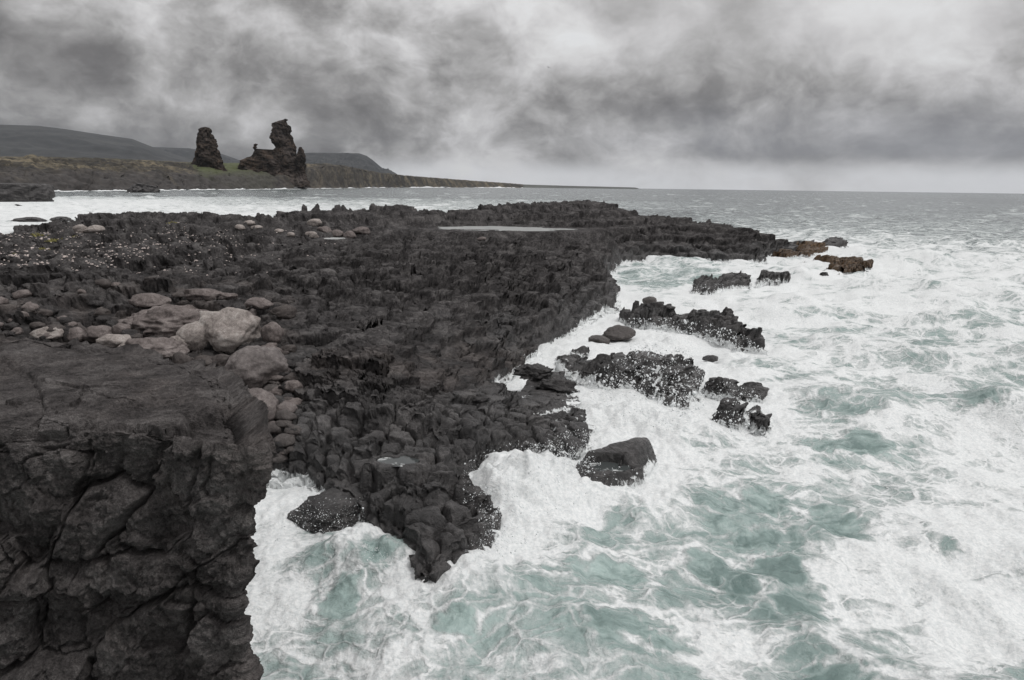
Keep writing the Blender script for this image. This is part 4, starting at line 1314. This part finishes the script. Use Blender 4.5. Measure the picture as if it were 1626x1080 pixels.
for (lb_, px_, yb_, w_, h_, m_, sd) in [
        ('tan boulder with a pale tail alone on the far left shelf', 128, 371, 18, 14, M_PALE, 41), ('low pale slab stretching right of the far left tan boulder', 149, 371, 30, 7, M_PALE, 42),
        ('pale boulder at the left of a small far pile', 381, 366, 16, 10, M_PALE, 43), ('upper pale boulder topping the small far pile', 396, 360, 20, 11, M_PALE, 44), ('right pale boulder of the small far pile', 408, 366, 18, 9, M_PALE, 45),
        ('leaning pinkish boulder highest of the far pile near the bay', 499, 361, 24, 14, M_PALE, 46), ('pink round boulder below the leaning one', 496, 379, 22, 14, M_PALE, 47), ('tan boulder in the middle of the far pile', 536, 378, 20, 14, M_BROWN, 48),
        ('broad brown boulder at the right of the far pile', 575, 374, 32, 16, M_BROWN, 49), ('dark rounded boulder beside the small far tide pool', 555, 380, 20, 16, M_BROWN, 50), ('small pale boulder left of the far pile', 462, 377, 14, 9, M_PALE, 51), ('flat pale boulder farthest left of the far pile', 443, 371, 18, 8, M_PALE, 52),
        ('tiny brown boulder alone in the middle of the plateau', 765, 383, 16, 8, M_BROWN, 53), ('grey boulder sitting left of the far ridge', 515, 372, 24, 14, M_BROWN, 54)]:
    boulder('boulder', lb_, px_, yb_, w_, h_, m_, sd, GF, 3, 7, 0.05)
GS = 'loose boulders lying in the surf'
boulder('boulder', 'brown sloping boulder lying in the white channel', 982, 547, 54, 33, M_GREY, 61, GS, 4, 7, 0.05, None, 0.1, wet=0.6, sea=True)
boulder('boulder', 'dark round boulder left of the brown sloping one in the channel', 951, 552, 36, 23, M_GREY, 62, GS, 4, 4, 0.04, None, 0.15, wet=0.8, sea=True)
boulder('boulder', 'small tilted wedge of rock alone in the surf of the bay', 1032, 491, 26, 22, M_GREY, 63, GS, 4, 9, 0.05, None, 0.1, wet=0.7, sea=True)
boulder('boulder', 'little black rock just off the broad spray flecked reef', 1128, 576, 24, 15, M_LAVA, 64, GS, 4, 8, 0.06, None, 0.15, wet=0.9, sea=True)
boulder('boulder', 'big dark wet boulder in the cove beside the falling white water', 526, 852, 122, 90, M_LAVA, 65, GS, 5, 10, 0.07, None, 0.2, 0.8, 0, wet=0.9, sea=True)
boulder('boulder', 'flat dark slab of rock in the middle of the channel pool', 850, 604, 66, 30, M_LAVA, 66, GS, 5, 16, 0.13, None, 0.3, 0.6, 0, wet=0.5)
boulder('boulder', 'blackish slab just below the channel pool', 884, 626, 74, 30, M_LAVA, 67, GS, 5, 16, 0.13, None, 0.35, 0.55, 0, wet=0.5)
boulder('boulder', 'small black stone at the lower end of the channel pool', 760, 641, 38, 18, M_LAVA, 68, GS, 4, 9, 0.06, wet=0.6)

# ------------------------------------------------------------------ pale stones and tufts on the plateau
GP = 'small pale stones scattered over the far left plateau'


def scatter_pts(n, poly, dens=None):
    out = []
    pa = np.array(poly, float)
    while len(out) < n:
        q = rng.uniform(pa.min(0), pa.max(0), (n*3, 2))
        s = sdf_poly(q[:, 0], q[:, 1], poly) > 0
        s &= fbm2(q[:, 0]/38, q[:, 1]/9, 700, 2) > rng.uniform(-0.75, 0.45, len(q))
        out += list(q[s])
    return out[:n]


def ground_pts(pp):
    """pixels -> points on the plateau surface"""
    pp = np.array(pp)
    z = np.full(len(pp), 3.6)
    for _ in range(9):
        w = P(pp[:, 0], pp[:, 1], 0)
        d = ray(pp[:, 0], pp[:, 1])
        t = (z-EYE)/d[:, 2]
        w = EYEV + d*t[:, None]
        z = 0.5*z+0.5*np.clip(land(w[:, 0], w[:, 1])[0], 2.5, 4.6)
    w[:, 2] = land(w[:, 0], w[:, 1])[0]
    return w


PST = [(-20, 376), (120, 368), (300, 362), (420, 380), (400, 402), (330, 412), (180, 424), (-20, 424)]
v1, f1 = ICO[1]
protos = []
for s_ in range(5):
    vv = v1*np.random.default_rng(s_).uniform(0.7, 1.2, (len(v1), 1))*np.array([1, 0.8, 0.55])
    protos.append(vv)
big_pts = ground_pts(scatter_pts(110, PST))
src = []
for i, p in enumerate(big_pts):
    if i < 5:
        o = mesh_np('pale_stone', protos[i]*0.085, f1, M_STONE, smooth=False)
        src.append(o)
    else:
        o = src[i % 5].copy()
        C.objects.link(o)
    o.location = (p[0], p[1], p[2]+0.03)
    o.rotation_euler = (0, 0, random.uniform(0, 6))
    s_ = random.uniform(0.5, 1.25)
    o.scale = (s_*1.2, s_, s_)
    tag(o, 'small pale stone scattered on the dark far left plateau', 'stone', GP)
gp = ground_pts(scatter_pts(1500, PST) + scatter_pts(90, [(400, 360), (560, 375), (520, 420), (420, 440), (200, 440), (300, 420)]))
vs, fs = [], []
for i, p in enumerate(gp):
    s_ = random.uniform(0.025, 0.075)
    vs.append(protos[i % 5]*s_+p+np.array([0, 0, 0.02]))
    fs.append(f1+len(v1)*i)
o = mesh_np('pale_gravel', np.concatenate(vs), np.concatenate(fs), M_STONE, smooth=False)
tag(o, 'pale grit and shell fragments strewn over the far left plateau', 'gravel', kind='stuff')

GT = 'yellow green tufts on the far left plateau'
for i, (lb_, a, b, w_) in enumerate([('yellow green tuft nearest the bay on the left plateau', 58, 375, 20), ('round yellow green tuft right of the one by the bay', 84, 382, 20), ('flat yellow green cushion left of the tan boulder', 102, 378, 20),
                                     ('pale yellow cushion below the tan boulder', 120, 377, 12), ('yellow green tuft at the plateau edge far left', 22, 402, 12), ('dull yellow tuft low on the left plateau', 68, 404, 16),
                                     ('small yellow tuft near the lower plateau rim', 110, 414, 10), ('yellow green patch on the far shelf above the pale stones', 275, 357, 16), ('tiny yellow patch right of the far shelf patch', 296, 357, 9)]):
    p = ground_pts([(a, b)])[0]
    s_ = np.linalg.norm(p-EYEV)/FPX*w_/2
    vs, fs = [], []
    rs = np.random.default_rng(900+i)
    for k_ in range(70):                                    # small blades in a cushion
        q = rs.normal(size=2)*0.42*s_
        h_ = s_*0.42*max(0.2, 1-np.hypot(*q)/(s_*1.1))*rs.uniform(0.6, 1.2)
        a_ = rs.uniform(0, 6.28)
        wv = np.array([math.cos(a_), math.sin(a_), 0])*s_*0.14
        b0 = np.array([q[0], q[1], -0.05])
        tip = b0+np.array([rs.normal()*0.1*s_, rs.normal()*0.1*s_, h_+0.05])
        n0 = len(vs)
        vs += [b0-wv, b0+wv, tip]
        fs.append((n0, n0+1, n0+2))
    o = mesh_np('moss_cushion', np.array(vs), fs, M_TUFT, smooth=False)
    o.location = p
    tag(o, lb_, 'plant', GT)

# ------------------------------------------------------------------ spray: drops thrown over the rocks
SPR = [  # pixel polygon, drops, mean height (m), size (m), ground level
    ([(925, 600), (1000, 560), (1060, 560), (1120, 585), (1125, 640), (1090, 665), (1040, 640), (930, 620)], 750, 0.30, 0.022, 0.55),
    ([(995, 505), (1060, 505), (1120, 510), (1180, 530), (1215, 558), (1170, 556), (1100, 535), (1000, 520)], 300, 0.3, 0.026, 0.6),
    ([(870, 690), (930, 680), (955, 740), (870, 740)], 260, 0.25, 0.014, 0.4),
    ([(1125, 600), (1215, 620), (1200, 645), (1120, 640)], 90, 0.2, 0.018, 0.5),
    ([(1130, 650), (1190, 655), (1190, 690), (1130, 680)], 90, 0.2, 0.016, 0.5),
    ([(735, 735), (800, 700), (880, 700), (880, 740), (760, 790), (735, 800)], 420, 0.45, 0.010, 0.5),
    ([(760, 800), (800, 800), (805, 860), (760, 890)], 170, 0.3, 0.010, 0.35),
    ([(465, 790), (575, 790), (585, 850), (470, 845)], 240, 0.25, 0.008, 0.4),
    ([(410, 800), (470, 800), (470, 860), (410, 865)], 180, 0.25, 0.008, 0.2),
    ([(1095, 450), (1150, 450), (1150, 470), (1095, 466)], 60, 0.3, 0.03, 0.4),
    ([(920, 740), (1040, 740), (1000, 785), (925, 780)], 60, 0.25, 0.010, 0.4),
    ([(740, 790), (900, 740), (960, 780), (820, 880)], 420, 0.30, 0.010, 0.3),
    ([(1000, 540), (1100, 555), (1100, 575), (1000, 560)], 220, 0.35, 0.022, 0.4),
    ([(760, 745), (850, 705), (930, 715), (945, 750), (860, 775), (780, 800)], 900, 0.35, 0.009, 0.45),
    ([(780, 800), (830, 800), (830, 870), (740, 920), (720, 905)], 420, 0.25, 0.008, 0.3),
    ([(905, 620), (960, 620), (1080, 665), (1080, 690), (960, 660)], 420, 0.30, 0.013, 0.35),
    ([(560, 855), (640, 880), (650, 920), (560, 880)], 220, 0.2, 0.007, 0.25),
]


def make_spray():
    vs, fs = [], []
    v0, f0 = ICO[1]
    n0 = 0
    for poly, n_, hm, sz, gz in SPR:
        n_, sz = int(n_*2.8), sz*0.46
        pa = np.array(poly, float)
        c = 0
        while c < n_:
            q = rng.uniform(pa.min(0), pa.max(0), (n_, 2))
            q = q[(sdf_poly(q[:, 0], q[:, 1], poly) > 0) & (fbm2(q[:, 0]/14, q[:, 1]/11, 710, 2) > rng.uniform(-0.8, 0.35, n_))]
            for a, b in q:
                if c >= n_:
                    break
                z = gz+rng.exponential(hm)
                p = P(a, b, z)
                s_ = sz*rng.lognormal(-0.1, 0.6)
                st = np.array([1, 1, 1])*s_
                vv = v0*st*rng.uniform(0.75, 1.25, (len(v0), 1))
                if rng.random() < 0.35:
                    vv = vv*np.array([0.8, 0.8, 1.9])
                    an = rng.normal()*0.7
                    vv = vv @ np.array(Matrix.Rotation(an, 3, 'Y')).T
                vs.append(vv+p)
                fs.append(f0+n0)
                n0 += len(v0)
                c += 1
    o = mesh_np('spray', np.concatenate(vs), np.concatenate(fs), M_FOAM)
    tag(o, 'white drops of spray thrown over the black rocks', 'spray', kind='stuff')


make_spray()


# ------------------------------------------------------------------ far land
def horizon_y(px):
    return 298.7+(px-1010)*0.0129


def far_mat(name, cols, scale, green=None):
    m, k, b = new_mat(name)
    tc = k.add('ShaderNodeTexCoord').outputs['Object']
    n1 = k.noise(tc, scale, 8, 0.62, 0.3)
    n2 = k.noise(tc, scale*9, 6, 0.65)
    f = k.math('ADD', k.math('MULTIPLY', n1, 0.6), k.math('MULTIPLY', n2, 0.4))
    col = k.ramp(f, [(0.40, cols[0]), (0.5, cols[1]), (0.60, cols[2])])
    at = k.add('ShaderNodeAttribute', attribute_name='mask')
    g, rock, foam = k.sep(at.outputs['Color'])
    if green:
        col = k.mix(k.ss(k.math('ADD', g, k.math('MULTIPLY', k.math('SUBTRACT', n2, 0.5), 1.2)), 0.35, 0.7), col, green)
    col = k.mix(rock, col, k.ramp(n2, [(0.3, (0.02, 0.018, 0.017)), (0.7, (0.06, 0.053, 0.05))]))
    k.put(b.inputs['Base Color'], col)
    b.inputs['Roughness'].default_value = 0.95
    return m


M_PLAIN = far_mat('coastal_moor', ((0.008, 0.007, 0.006), (0.034, 0.028, 0.019), (0.14, 0.115, 0.075)), 0.025, (0.058, 0.066, 0.026))
M_MOUNT = far_mat('mountain', ((0.012, 0.013, 0.014), (0.020, 0.021, 0.0215), (0.034, 0.035, 0.034)), 0.0016, None)
M_FARC = far_mat('far_coast', ((0.035, 0.036, 0.033), (0.055, 0.058, 0.05), (0.08, 0.085, 0.07)), 0.002, None)


def coast_strip():
    """low cliffs and moor across the bay"""
    wx = [-420, -200, 0, 85, 250, 400, 480, 560, 640, 720, 830]
    wr = [430, 470, 520, 560, 660, 860, 1000, 1350, 1900, 2600, 3600]
    tx = [-420, 0, 60, 120, 200, 290, 330, 380, 440, 490, 520, 560, 600, 640, 700, 760, 830]
    ty = [257, 258, 257, 258, 259, 262, 263, 263, 262, 263, 264, 270, 277, 281, 285, 289, 293.5]
    n1, n2 = 640, 150
    pxs = np.linspace(-420, 830, n1)
    R0 = np.interp(pxs, wx, wr)
    # silhouette lies a third further inland
    back = 1.38
    rs = np.linspace(0, 1, n2)**1.5
    az = np.array([math.atan2(*P(a, 300+15, 0)[:2]) for a in pxs])
    top_d = (horizon_y(pxs)-np.interp(pxs, tx, ty))/FPX      # tangent above the horizon
    Rr = R0[:, None]*(1+(back-1+0.15)*rs[None])
    Rr = Rr*(1+0.012*fbm2(pxs[:, None]/25+0*rs, rs[None]*0.5+0*pxs[:, None], 801, 3)*(1-rs[None]*0.6))
    x, y = np.sin(az)[:, None]*Rr, np.cos(az)[:, None]*Rr
    ztop = EYE + top_d*R0*back
    cl = 0.22+0.55*np.clip((pxs-440)/100, 0, 1)              # the first cliff takes more of the height to the right
    s = np.clip((Rr/R0[:, None]-1)/(back-1), 0, 1.3)
    jag = fbm2(x/30, y/30, 811, 4, 0.6)
    fw_ = np.interp(pxs, [300, 500], [0.16, 0.10])[:, None]
    face = sstep(0.0, 1.0, (s+0.012*jag)/fw_)
    prof = face*cl[:, None] + (1-cl[:, None])*np.power(np.clip(s, 0, 1), 0.8)
    z = prof*ztop[:, None] + (0.9*jag + 0.8*ridge2(x/18, y/18, 821, 4, 0.6))*face*np.clip(ztop[:, None]/25, .15, 1.2)*(1-0.75*sstep(0.8, 1, s))
    z = np.where(s < 0.004, -1.5, z)
    px2 = pxs[:, None]+0*z
    # boulder beach at the water
    bs_, be_, _, _ = blocks(x, y, 7.0, 841, 0.8)
    z = z + np.where(s > 0.01, bs_*1.0*sstep(1.1, 0.4, s)*np.clip(ztop[:, None]/20, 0.1, 1), 0)
    rock = sstep(0.42, 0.10, s+0.12*jag)*sstep(760, 300, px2)
    green = sstep(295, 330, px2)*sstep(470, 420, px2)*0.75 + 0.35*sstep(0.3, 0.9, s)
    mk = np.stack([green, np.clip(rock, 0, 1), 0*z, 0*z+1], -1)
    Gm = np.stack([x, y, z], -1)
    Nm = grid_normals(Gm)
    Nm = np.where(Nm[..., 2:3] < 0, -Nm, Nm)
    dm = (2.4*fbm3(Gm/np.array([16., 16., 7.]), 851, 3, 0.6) - 1.6*np.abs(perlin3(Gm/np.array([7., 7., 4.]), 853)))*sstep(0.0, 0.03, s)*sstep(1.1, 0.7, s)*np.clip(ztop[:, None]/18, 0.12, 1)
    Gm = Gm + Nm*dm[..., None]
    o = mesh_np('coastal_plain', Gm.reshape(-1, 3), grid_faces(n1, n2)[:, ::-1], M_PLAIN, attrs=mk.reshape(-1, 4))
    tag(o, 'low brown green moor with dark sea cliffs across the bay', 'coast', kind='structure')
    # white surf along that shore
    vs = []
    for i in range(n1):
        amp = max(0.0, fbm2(np.array([pxs[i]/21.0]), np.array([0.3]), 831, 5, 0.65)[0]+0.15)
        for k_, (q, zz) in enumerate(((0.984, -0.3+0.5*amp), (0.992, 0.1+0.5*amp*R0[i]/700), (0.9985, 0.1+1.1*amp*R0[i]/700), (1.004, 0.0))):
            rr_ = Rr[i, 0]*q
            vs.append((math.sin(az[i])*rr_, math.cos(az[i])*rr_, zz))
    o = mesh_np('surf', np.array(vs), grid_faces(n1, 4)[:, ::-1], M_FOAM)
    tag(o, 'white line of surf breaking along the far shore', 'surf', kind='stuff')


coast_strip()


def ridge(name, label, pts, R, depth, mat, base_y, seed, rough):
    """a mountain: crest line given by pixels at distance R, slopes running down towards the camera and away"""
    xs = np.array([p[0] for p in pts], float)
    ys = np.array([p[1] for p in pts], float)
    n1, n2 = 360, 120
    pxs = np.linspace(xs[0], xs[-1], n1)
    crest = np.interp(pxs, xs, ys)
    top = P(pxs, crest, 0)
    d = ray(pxs, crest)
    az = np.arctan2(d[:, 0], d[:, 1])
    tan = d[:, 2]/np.hypot(d[:, 0], d[:, 1])
    hz = EYE + tan*R
    t = np.linspace(-1, 0.6, n2)
    Rr = R + depth*t[None]+0*pxs[:, None]
    x, y = np.sin(az)[:, None]*Rr, np.cos(az)[:, None]*Rr
    prof = np.where(t < 0, np.power(np.clip(1+t, 0, 1), 1.25), np.clip(1-t/0.6, 0, 1))
    z = hz[:, None]*prof[None]
    z = z + rough*hz.max()*(ridge2(x/(depth*0.35), y/(depth*0.35), seed, 5, 0.55)-0.6)*np.clip(prof*(1-prof)*3.0, 0, 1)[None]
    z = z - 2
    mk = np.zeros(z.shape+(4,))
    o = mesh_np(name, np.stack([x, y, z], -1).reshape(-1, 3), grid_faces(n1, n2)[:, ::-1], mat, attrs=mk.reshape(-1, 4))
    tag(o, label, name.replace('_', ' '), kind='structure')
    return o


ridge('mountain', 'long dark mountain on the left fading into low cloud', [(-500, 200), (-300, 194), (-100, 194), (0, 197), (60, 199), (100, 204), (160, 213), (210, 220), (240, 232), (280, 245), (330, 262)], 6500, 3200, M_MOUNT, 262, 900, 0.10)
ridge('far_mountain', 'bluish far slope descending between the two sea stacks', [(150, 236), (240, 233), (300, 235), (350, 243), (375, 252), (400, 262), (430, 275)], 8600, 2000, M_MOUNT, 275, 910, 0.2)
ridge('headland', 'flat topped dark blue headland right of the tall stack', [(360, 262), (430, 248), (470, 243), (500, 242), (570, 243), (582, 247), (592, 254), (604, 264), (614, 272), (628, 278), (645, 290)], 7000, 1800, M_MOUNT, 280, 920, 0.25)
ridge('far_coast', 'low dark coast tapering out to a thin point on the horizon', [(560, 276), (620, 279), (680, 282), (740, 287), (800, 290.5), (830, 292.5), (900, 294.6), (960, 296), (1008, 297.3), (1014, 298.6)], 5200, 700, M_FARC, 297, 930, 0.02)


# ------------------------------------------------------------------ sea stacks
def loft(rows_, R, dep_f, seed, amp, n_v=110, n_u=90):
    """a tower from its outline: (y pixel, left pixel, right pixel) rows at distance R, with real depth"""
    rows_ = sorted(rows_)
    ys = np.linspace(rows_[0][0], rows_[-1][0], n_v)
    yy = [q[0] for q in rows_]
    xl = np.interp(ys, yy, [q[1] for q in rows_])
    xr = np.interp(ys, yy, [q[2] for q in rows_])
    cl, cr = at_r(xl, ys, R), at_r(xr, ys, R)
    cen = (cl+cr)/2
    hw = np.linalg.norm(cr-cl, axis=1)/2
    ax = (cr-cl)/(2*hw[:, None]+1e-9)
    fw = np.stack([-ax[:, 1], ax[:, 0], 0*hw], -1)
    an = np.linspace(0, 2*np.pi, n_u, endpoint=False)
    co, si = np.cos(an), np.sin(an)
    p = 0.75
    cx, sy = np.sign(co)*np.abs(co)**p, np.sign(si)*np.abs(si)**p
    hd = np.maximum(hw*dep_f, 3)
    g = cen[:, None]+ax[:, None]*(hw[:, None]*cx)[..., None]+fw[:, None]*(hd[:, None]*sy)[..., None]
    n = ax[:, None]*co[None, :, None]+fw[:, None]*si[None, :, None]
    dsp = amp*(fbm3(g/(amp*5.5), seed, 4, 0.55)+0.4*fbm3(g/(amp*1.6), seed+9, 2))
    b1, b2, _, _ = blocks(an[None]*3.2+0*ys[:, None], g[..., 2]/(amp*3.0), 0.55, seed, 1.0)
    dsp = dsp*1.5 - amp*0.9*np.abs(perlin3(g/(amp*2.6), seed+21)) + amp*0.4*b1
    g = g + n*dsp[..., None]
    top = g[0].mean(0)+np.array([0, 0, amp*0.5])
    v = np.concatenate([g.reshape(-1, 3), top[None]])
    f = []
    I, J = np.meshgrid(np.arange(n_v-1), np.arange(n_u), indexing='ij')
    J2 = (J+1) % n_u
    q = np.stack([I*n_u+J, (I+1)*n_u+J, (I+1)*n_u+J2, I*n_u+J2], -1).reshape(-1, 4)
    cap = np.array([[len(v)-1, j, (j+1) % n_u, len(v)-1] for j in range(n_u)])
    tri = np.concatenate([q[:, :3], q[:, [0, 2, 3]], cap[:, :3]])
    return v, tri


def stack_mask(v, seed):
    br = np.clip(0.35+1.1*fbm3(v/22, seed, 3), 0, 1)
    return np.stack([0*br, br, 0*br, 0*br], -1)


RS1, RS2 = 930, 1010
v_, f_ = loft([(203, 319, 332), (206, 316, 335), (214, 315, 338), (225, 313, 343), (236, 312, 347), (250, 309, 351), (262, 306, 355), (270, 304, 359), (282, 298, 366), (292, 292, 372)], RS1, 0.75, 61, 2.4)
b_ = np.array([v_[:, 0].mean(), v_[:, 1].mean(), v_[:, 2].min()])
o = mesh_np('sea_stack', v_, f_, M_STACK, attrs=stack_mask(v_, 3), loc=b_)
tag(o, 'smaller blunt dark rock stack standing alone on the far shore', 'sea stack', 'rock stacks on the far shore')
v_, f_ = loft([(190, 450, 456), (192, 441, 457), (196, 432, 457), (205, 431, 461), (216, 430, 463), (221, 430, 466), (228, 433, 468), (234, 437, 470), (240, 432, 471), (252, 420, 473), (262, 405, 476), (275, 400, 482), (288, 392, 488), (296, 388, 492)], RS2, 0.6, 71, 2.6)
b_ = np.array([v_[:, 0].mean(), v_[:, 1].mean(), v_[:, 2].min()])
o = mesh_np('sea_stack', v_, f_, M_STACK, attrs=stack_mask(v_, 5), loc=b_)
tag(o, 'taller craggy stack with an overhanging head and reddish flank on the far shore', 'sea stack', 'rock stacks on the far shore')
for nm, rows_, rr_, dpf, sd, am in [
        ('rock_wall', [(236, 402, 404), (229, 405, 408), (238, 402, 440), (248, 400, 450), (255, 380, 450), (265, 378, 450), (280, 378, 450), (294, 374, 450)], RS2-14, 0.3, 81, 2.0),
        ('rock_spire', [(234, 476, 479), (240, 473, 483), (250, 471, 485), (265, 470, 485), (280, 468, 486), (297, 464, 492)], RS2-16, 0.8, 91, 1.4)]:
    v2, f2 = loft(rows_, rr_, dpf, sd, am, 90, 70)
    mesh_np(nm, v2-b_, f2, M_STACK, o, stack_mask(v2, sd))

# dark rocks in the bay on the far left
def far_rock(label, rows_, R, depth_f, seed, amp):
    v, f = loft(rows_, R, depth_f, seed, amp, 40, 80)
    b = np.array([v[:, 0].mean(), v[:, 1].mean(), 0.0])
    mk = np.zeros((len(v), 4))
    mk[:, 0] = 0.5
    mk[:, 2] = sstep(1.6, 0.2, v[:, 2]+1.2*fbm3(v/3, 5, 2))*0.7
    q = mesh_np('sea_rock', v, f, M_LAVA, attrs=mk, loc=b)
    tag(q, label, 'rock', 'dark rocks in the far bay')


far_rock('long flat black rock shelf at the left edge with water pouring off it', [(292, -160, 72), (294, -160, 80), (302, -165, 84), (312, -165, 88), (320, -165, 86)], 230, 0.35, 121, 0.8)
far_rock('dark pointed rock awash in front of the far shore', [(292, 214, 224), (295, 208, 242), (300, 203, 250), (306, 200, 254)], 420, 0.5, 122, 0.9)
far_rock('thin black rock barely above the white bay water', [(346, 40, 62), (348, 22, 72), (351, 18, 76)], 118, 0.5, 123, 0.25)
far_rock('second thin black rock in the bay just left of the shelf', [(345, 88, 104), (347, 80, 112), (350, 78, 116)], 118, 0.5, 124, 0.25)


# ------------------------------------------------------------------ a bird over the sea
def make_bird():
    p = at_r(np.array(871.0), np.array(107.0), 170.0)
    root = bpy.data.objects.new('seabird', None)
    C.objects.link(root)
    root.location = p
    root.rotation_euler = (0.1, 0.25, 0.6)
    tag(root, 'tiny dark seabird flying alone below the clouds', 'bird')
    d, f = ICO[2]
    mesh_np('body', d*np.array([0.07, 0.26, 0.07]), f, M_BIRD, root)
    for s in (-1, 1):
        v = []
        for t, ch, z in ((0, .16, 0), (.25, .17, .07), (.5, .12, .06), (.68, .02, -.03)):
            for yv, zz in ((ch/2, 0), (0, 0.012), (-ch/2, 0), (0, -0.006)):
                v.append((s*t, yv-0.15*t*t, z+zz))
        ff = []
        for i in range(3):
            for j in range(4):
                a, b = i*4+j, i*4+(j+1) % 4
                ff.append((a, b, b+4, a+4))
        mesh_np('wing', np.array(v), ff, M_BIRD, root)


make_bird()


# ------------------------------------------------------------------ air
def make_haze():
    bm = bmesh.new()
    bmesh.ops.create_cube(bm, size=1.0)
    bmesh.ops.scale(bm, vec=(21400, 21400, 703), verts=bm.verts)
    bmesh.ops.translate(bm, vec=(0, 0, 703/2-3.0), verts=bm.verts)
    me = bpy.data.meshes.new('haze')
    bm.to_mesh(me)
    bm.free()
    m = bpy.data.materials.new('haze_air')
    m.use_nodes = True
    m.node_tree.nodes.clear()
    k = NT(m.node_tree)
    v = k.add('ShaderNodeVolumePrincipled')
    v.inputs['Color'].default_value = (0.80, 0.86, 0.95, 1)
    v.inputs['Density'].default_value = 1.9e-5
    o = k.add('ShaderNodeOutputMaterial')
    k.l.new(v.outputs[0], o.inputs['Volume'])
    me.materials.append(m)
    ob = bpy.data.objects.new('haze', me)
    C.objects.link(ob)
    tag(ob, 'thin sea haze in the air', 'haze', kind='stuff')


make_haze()
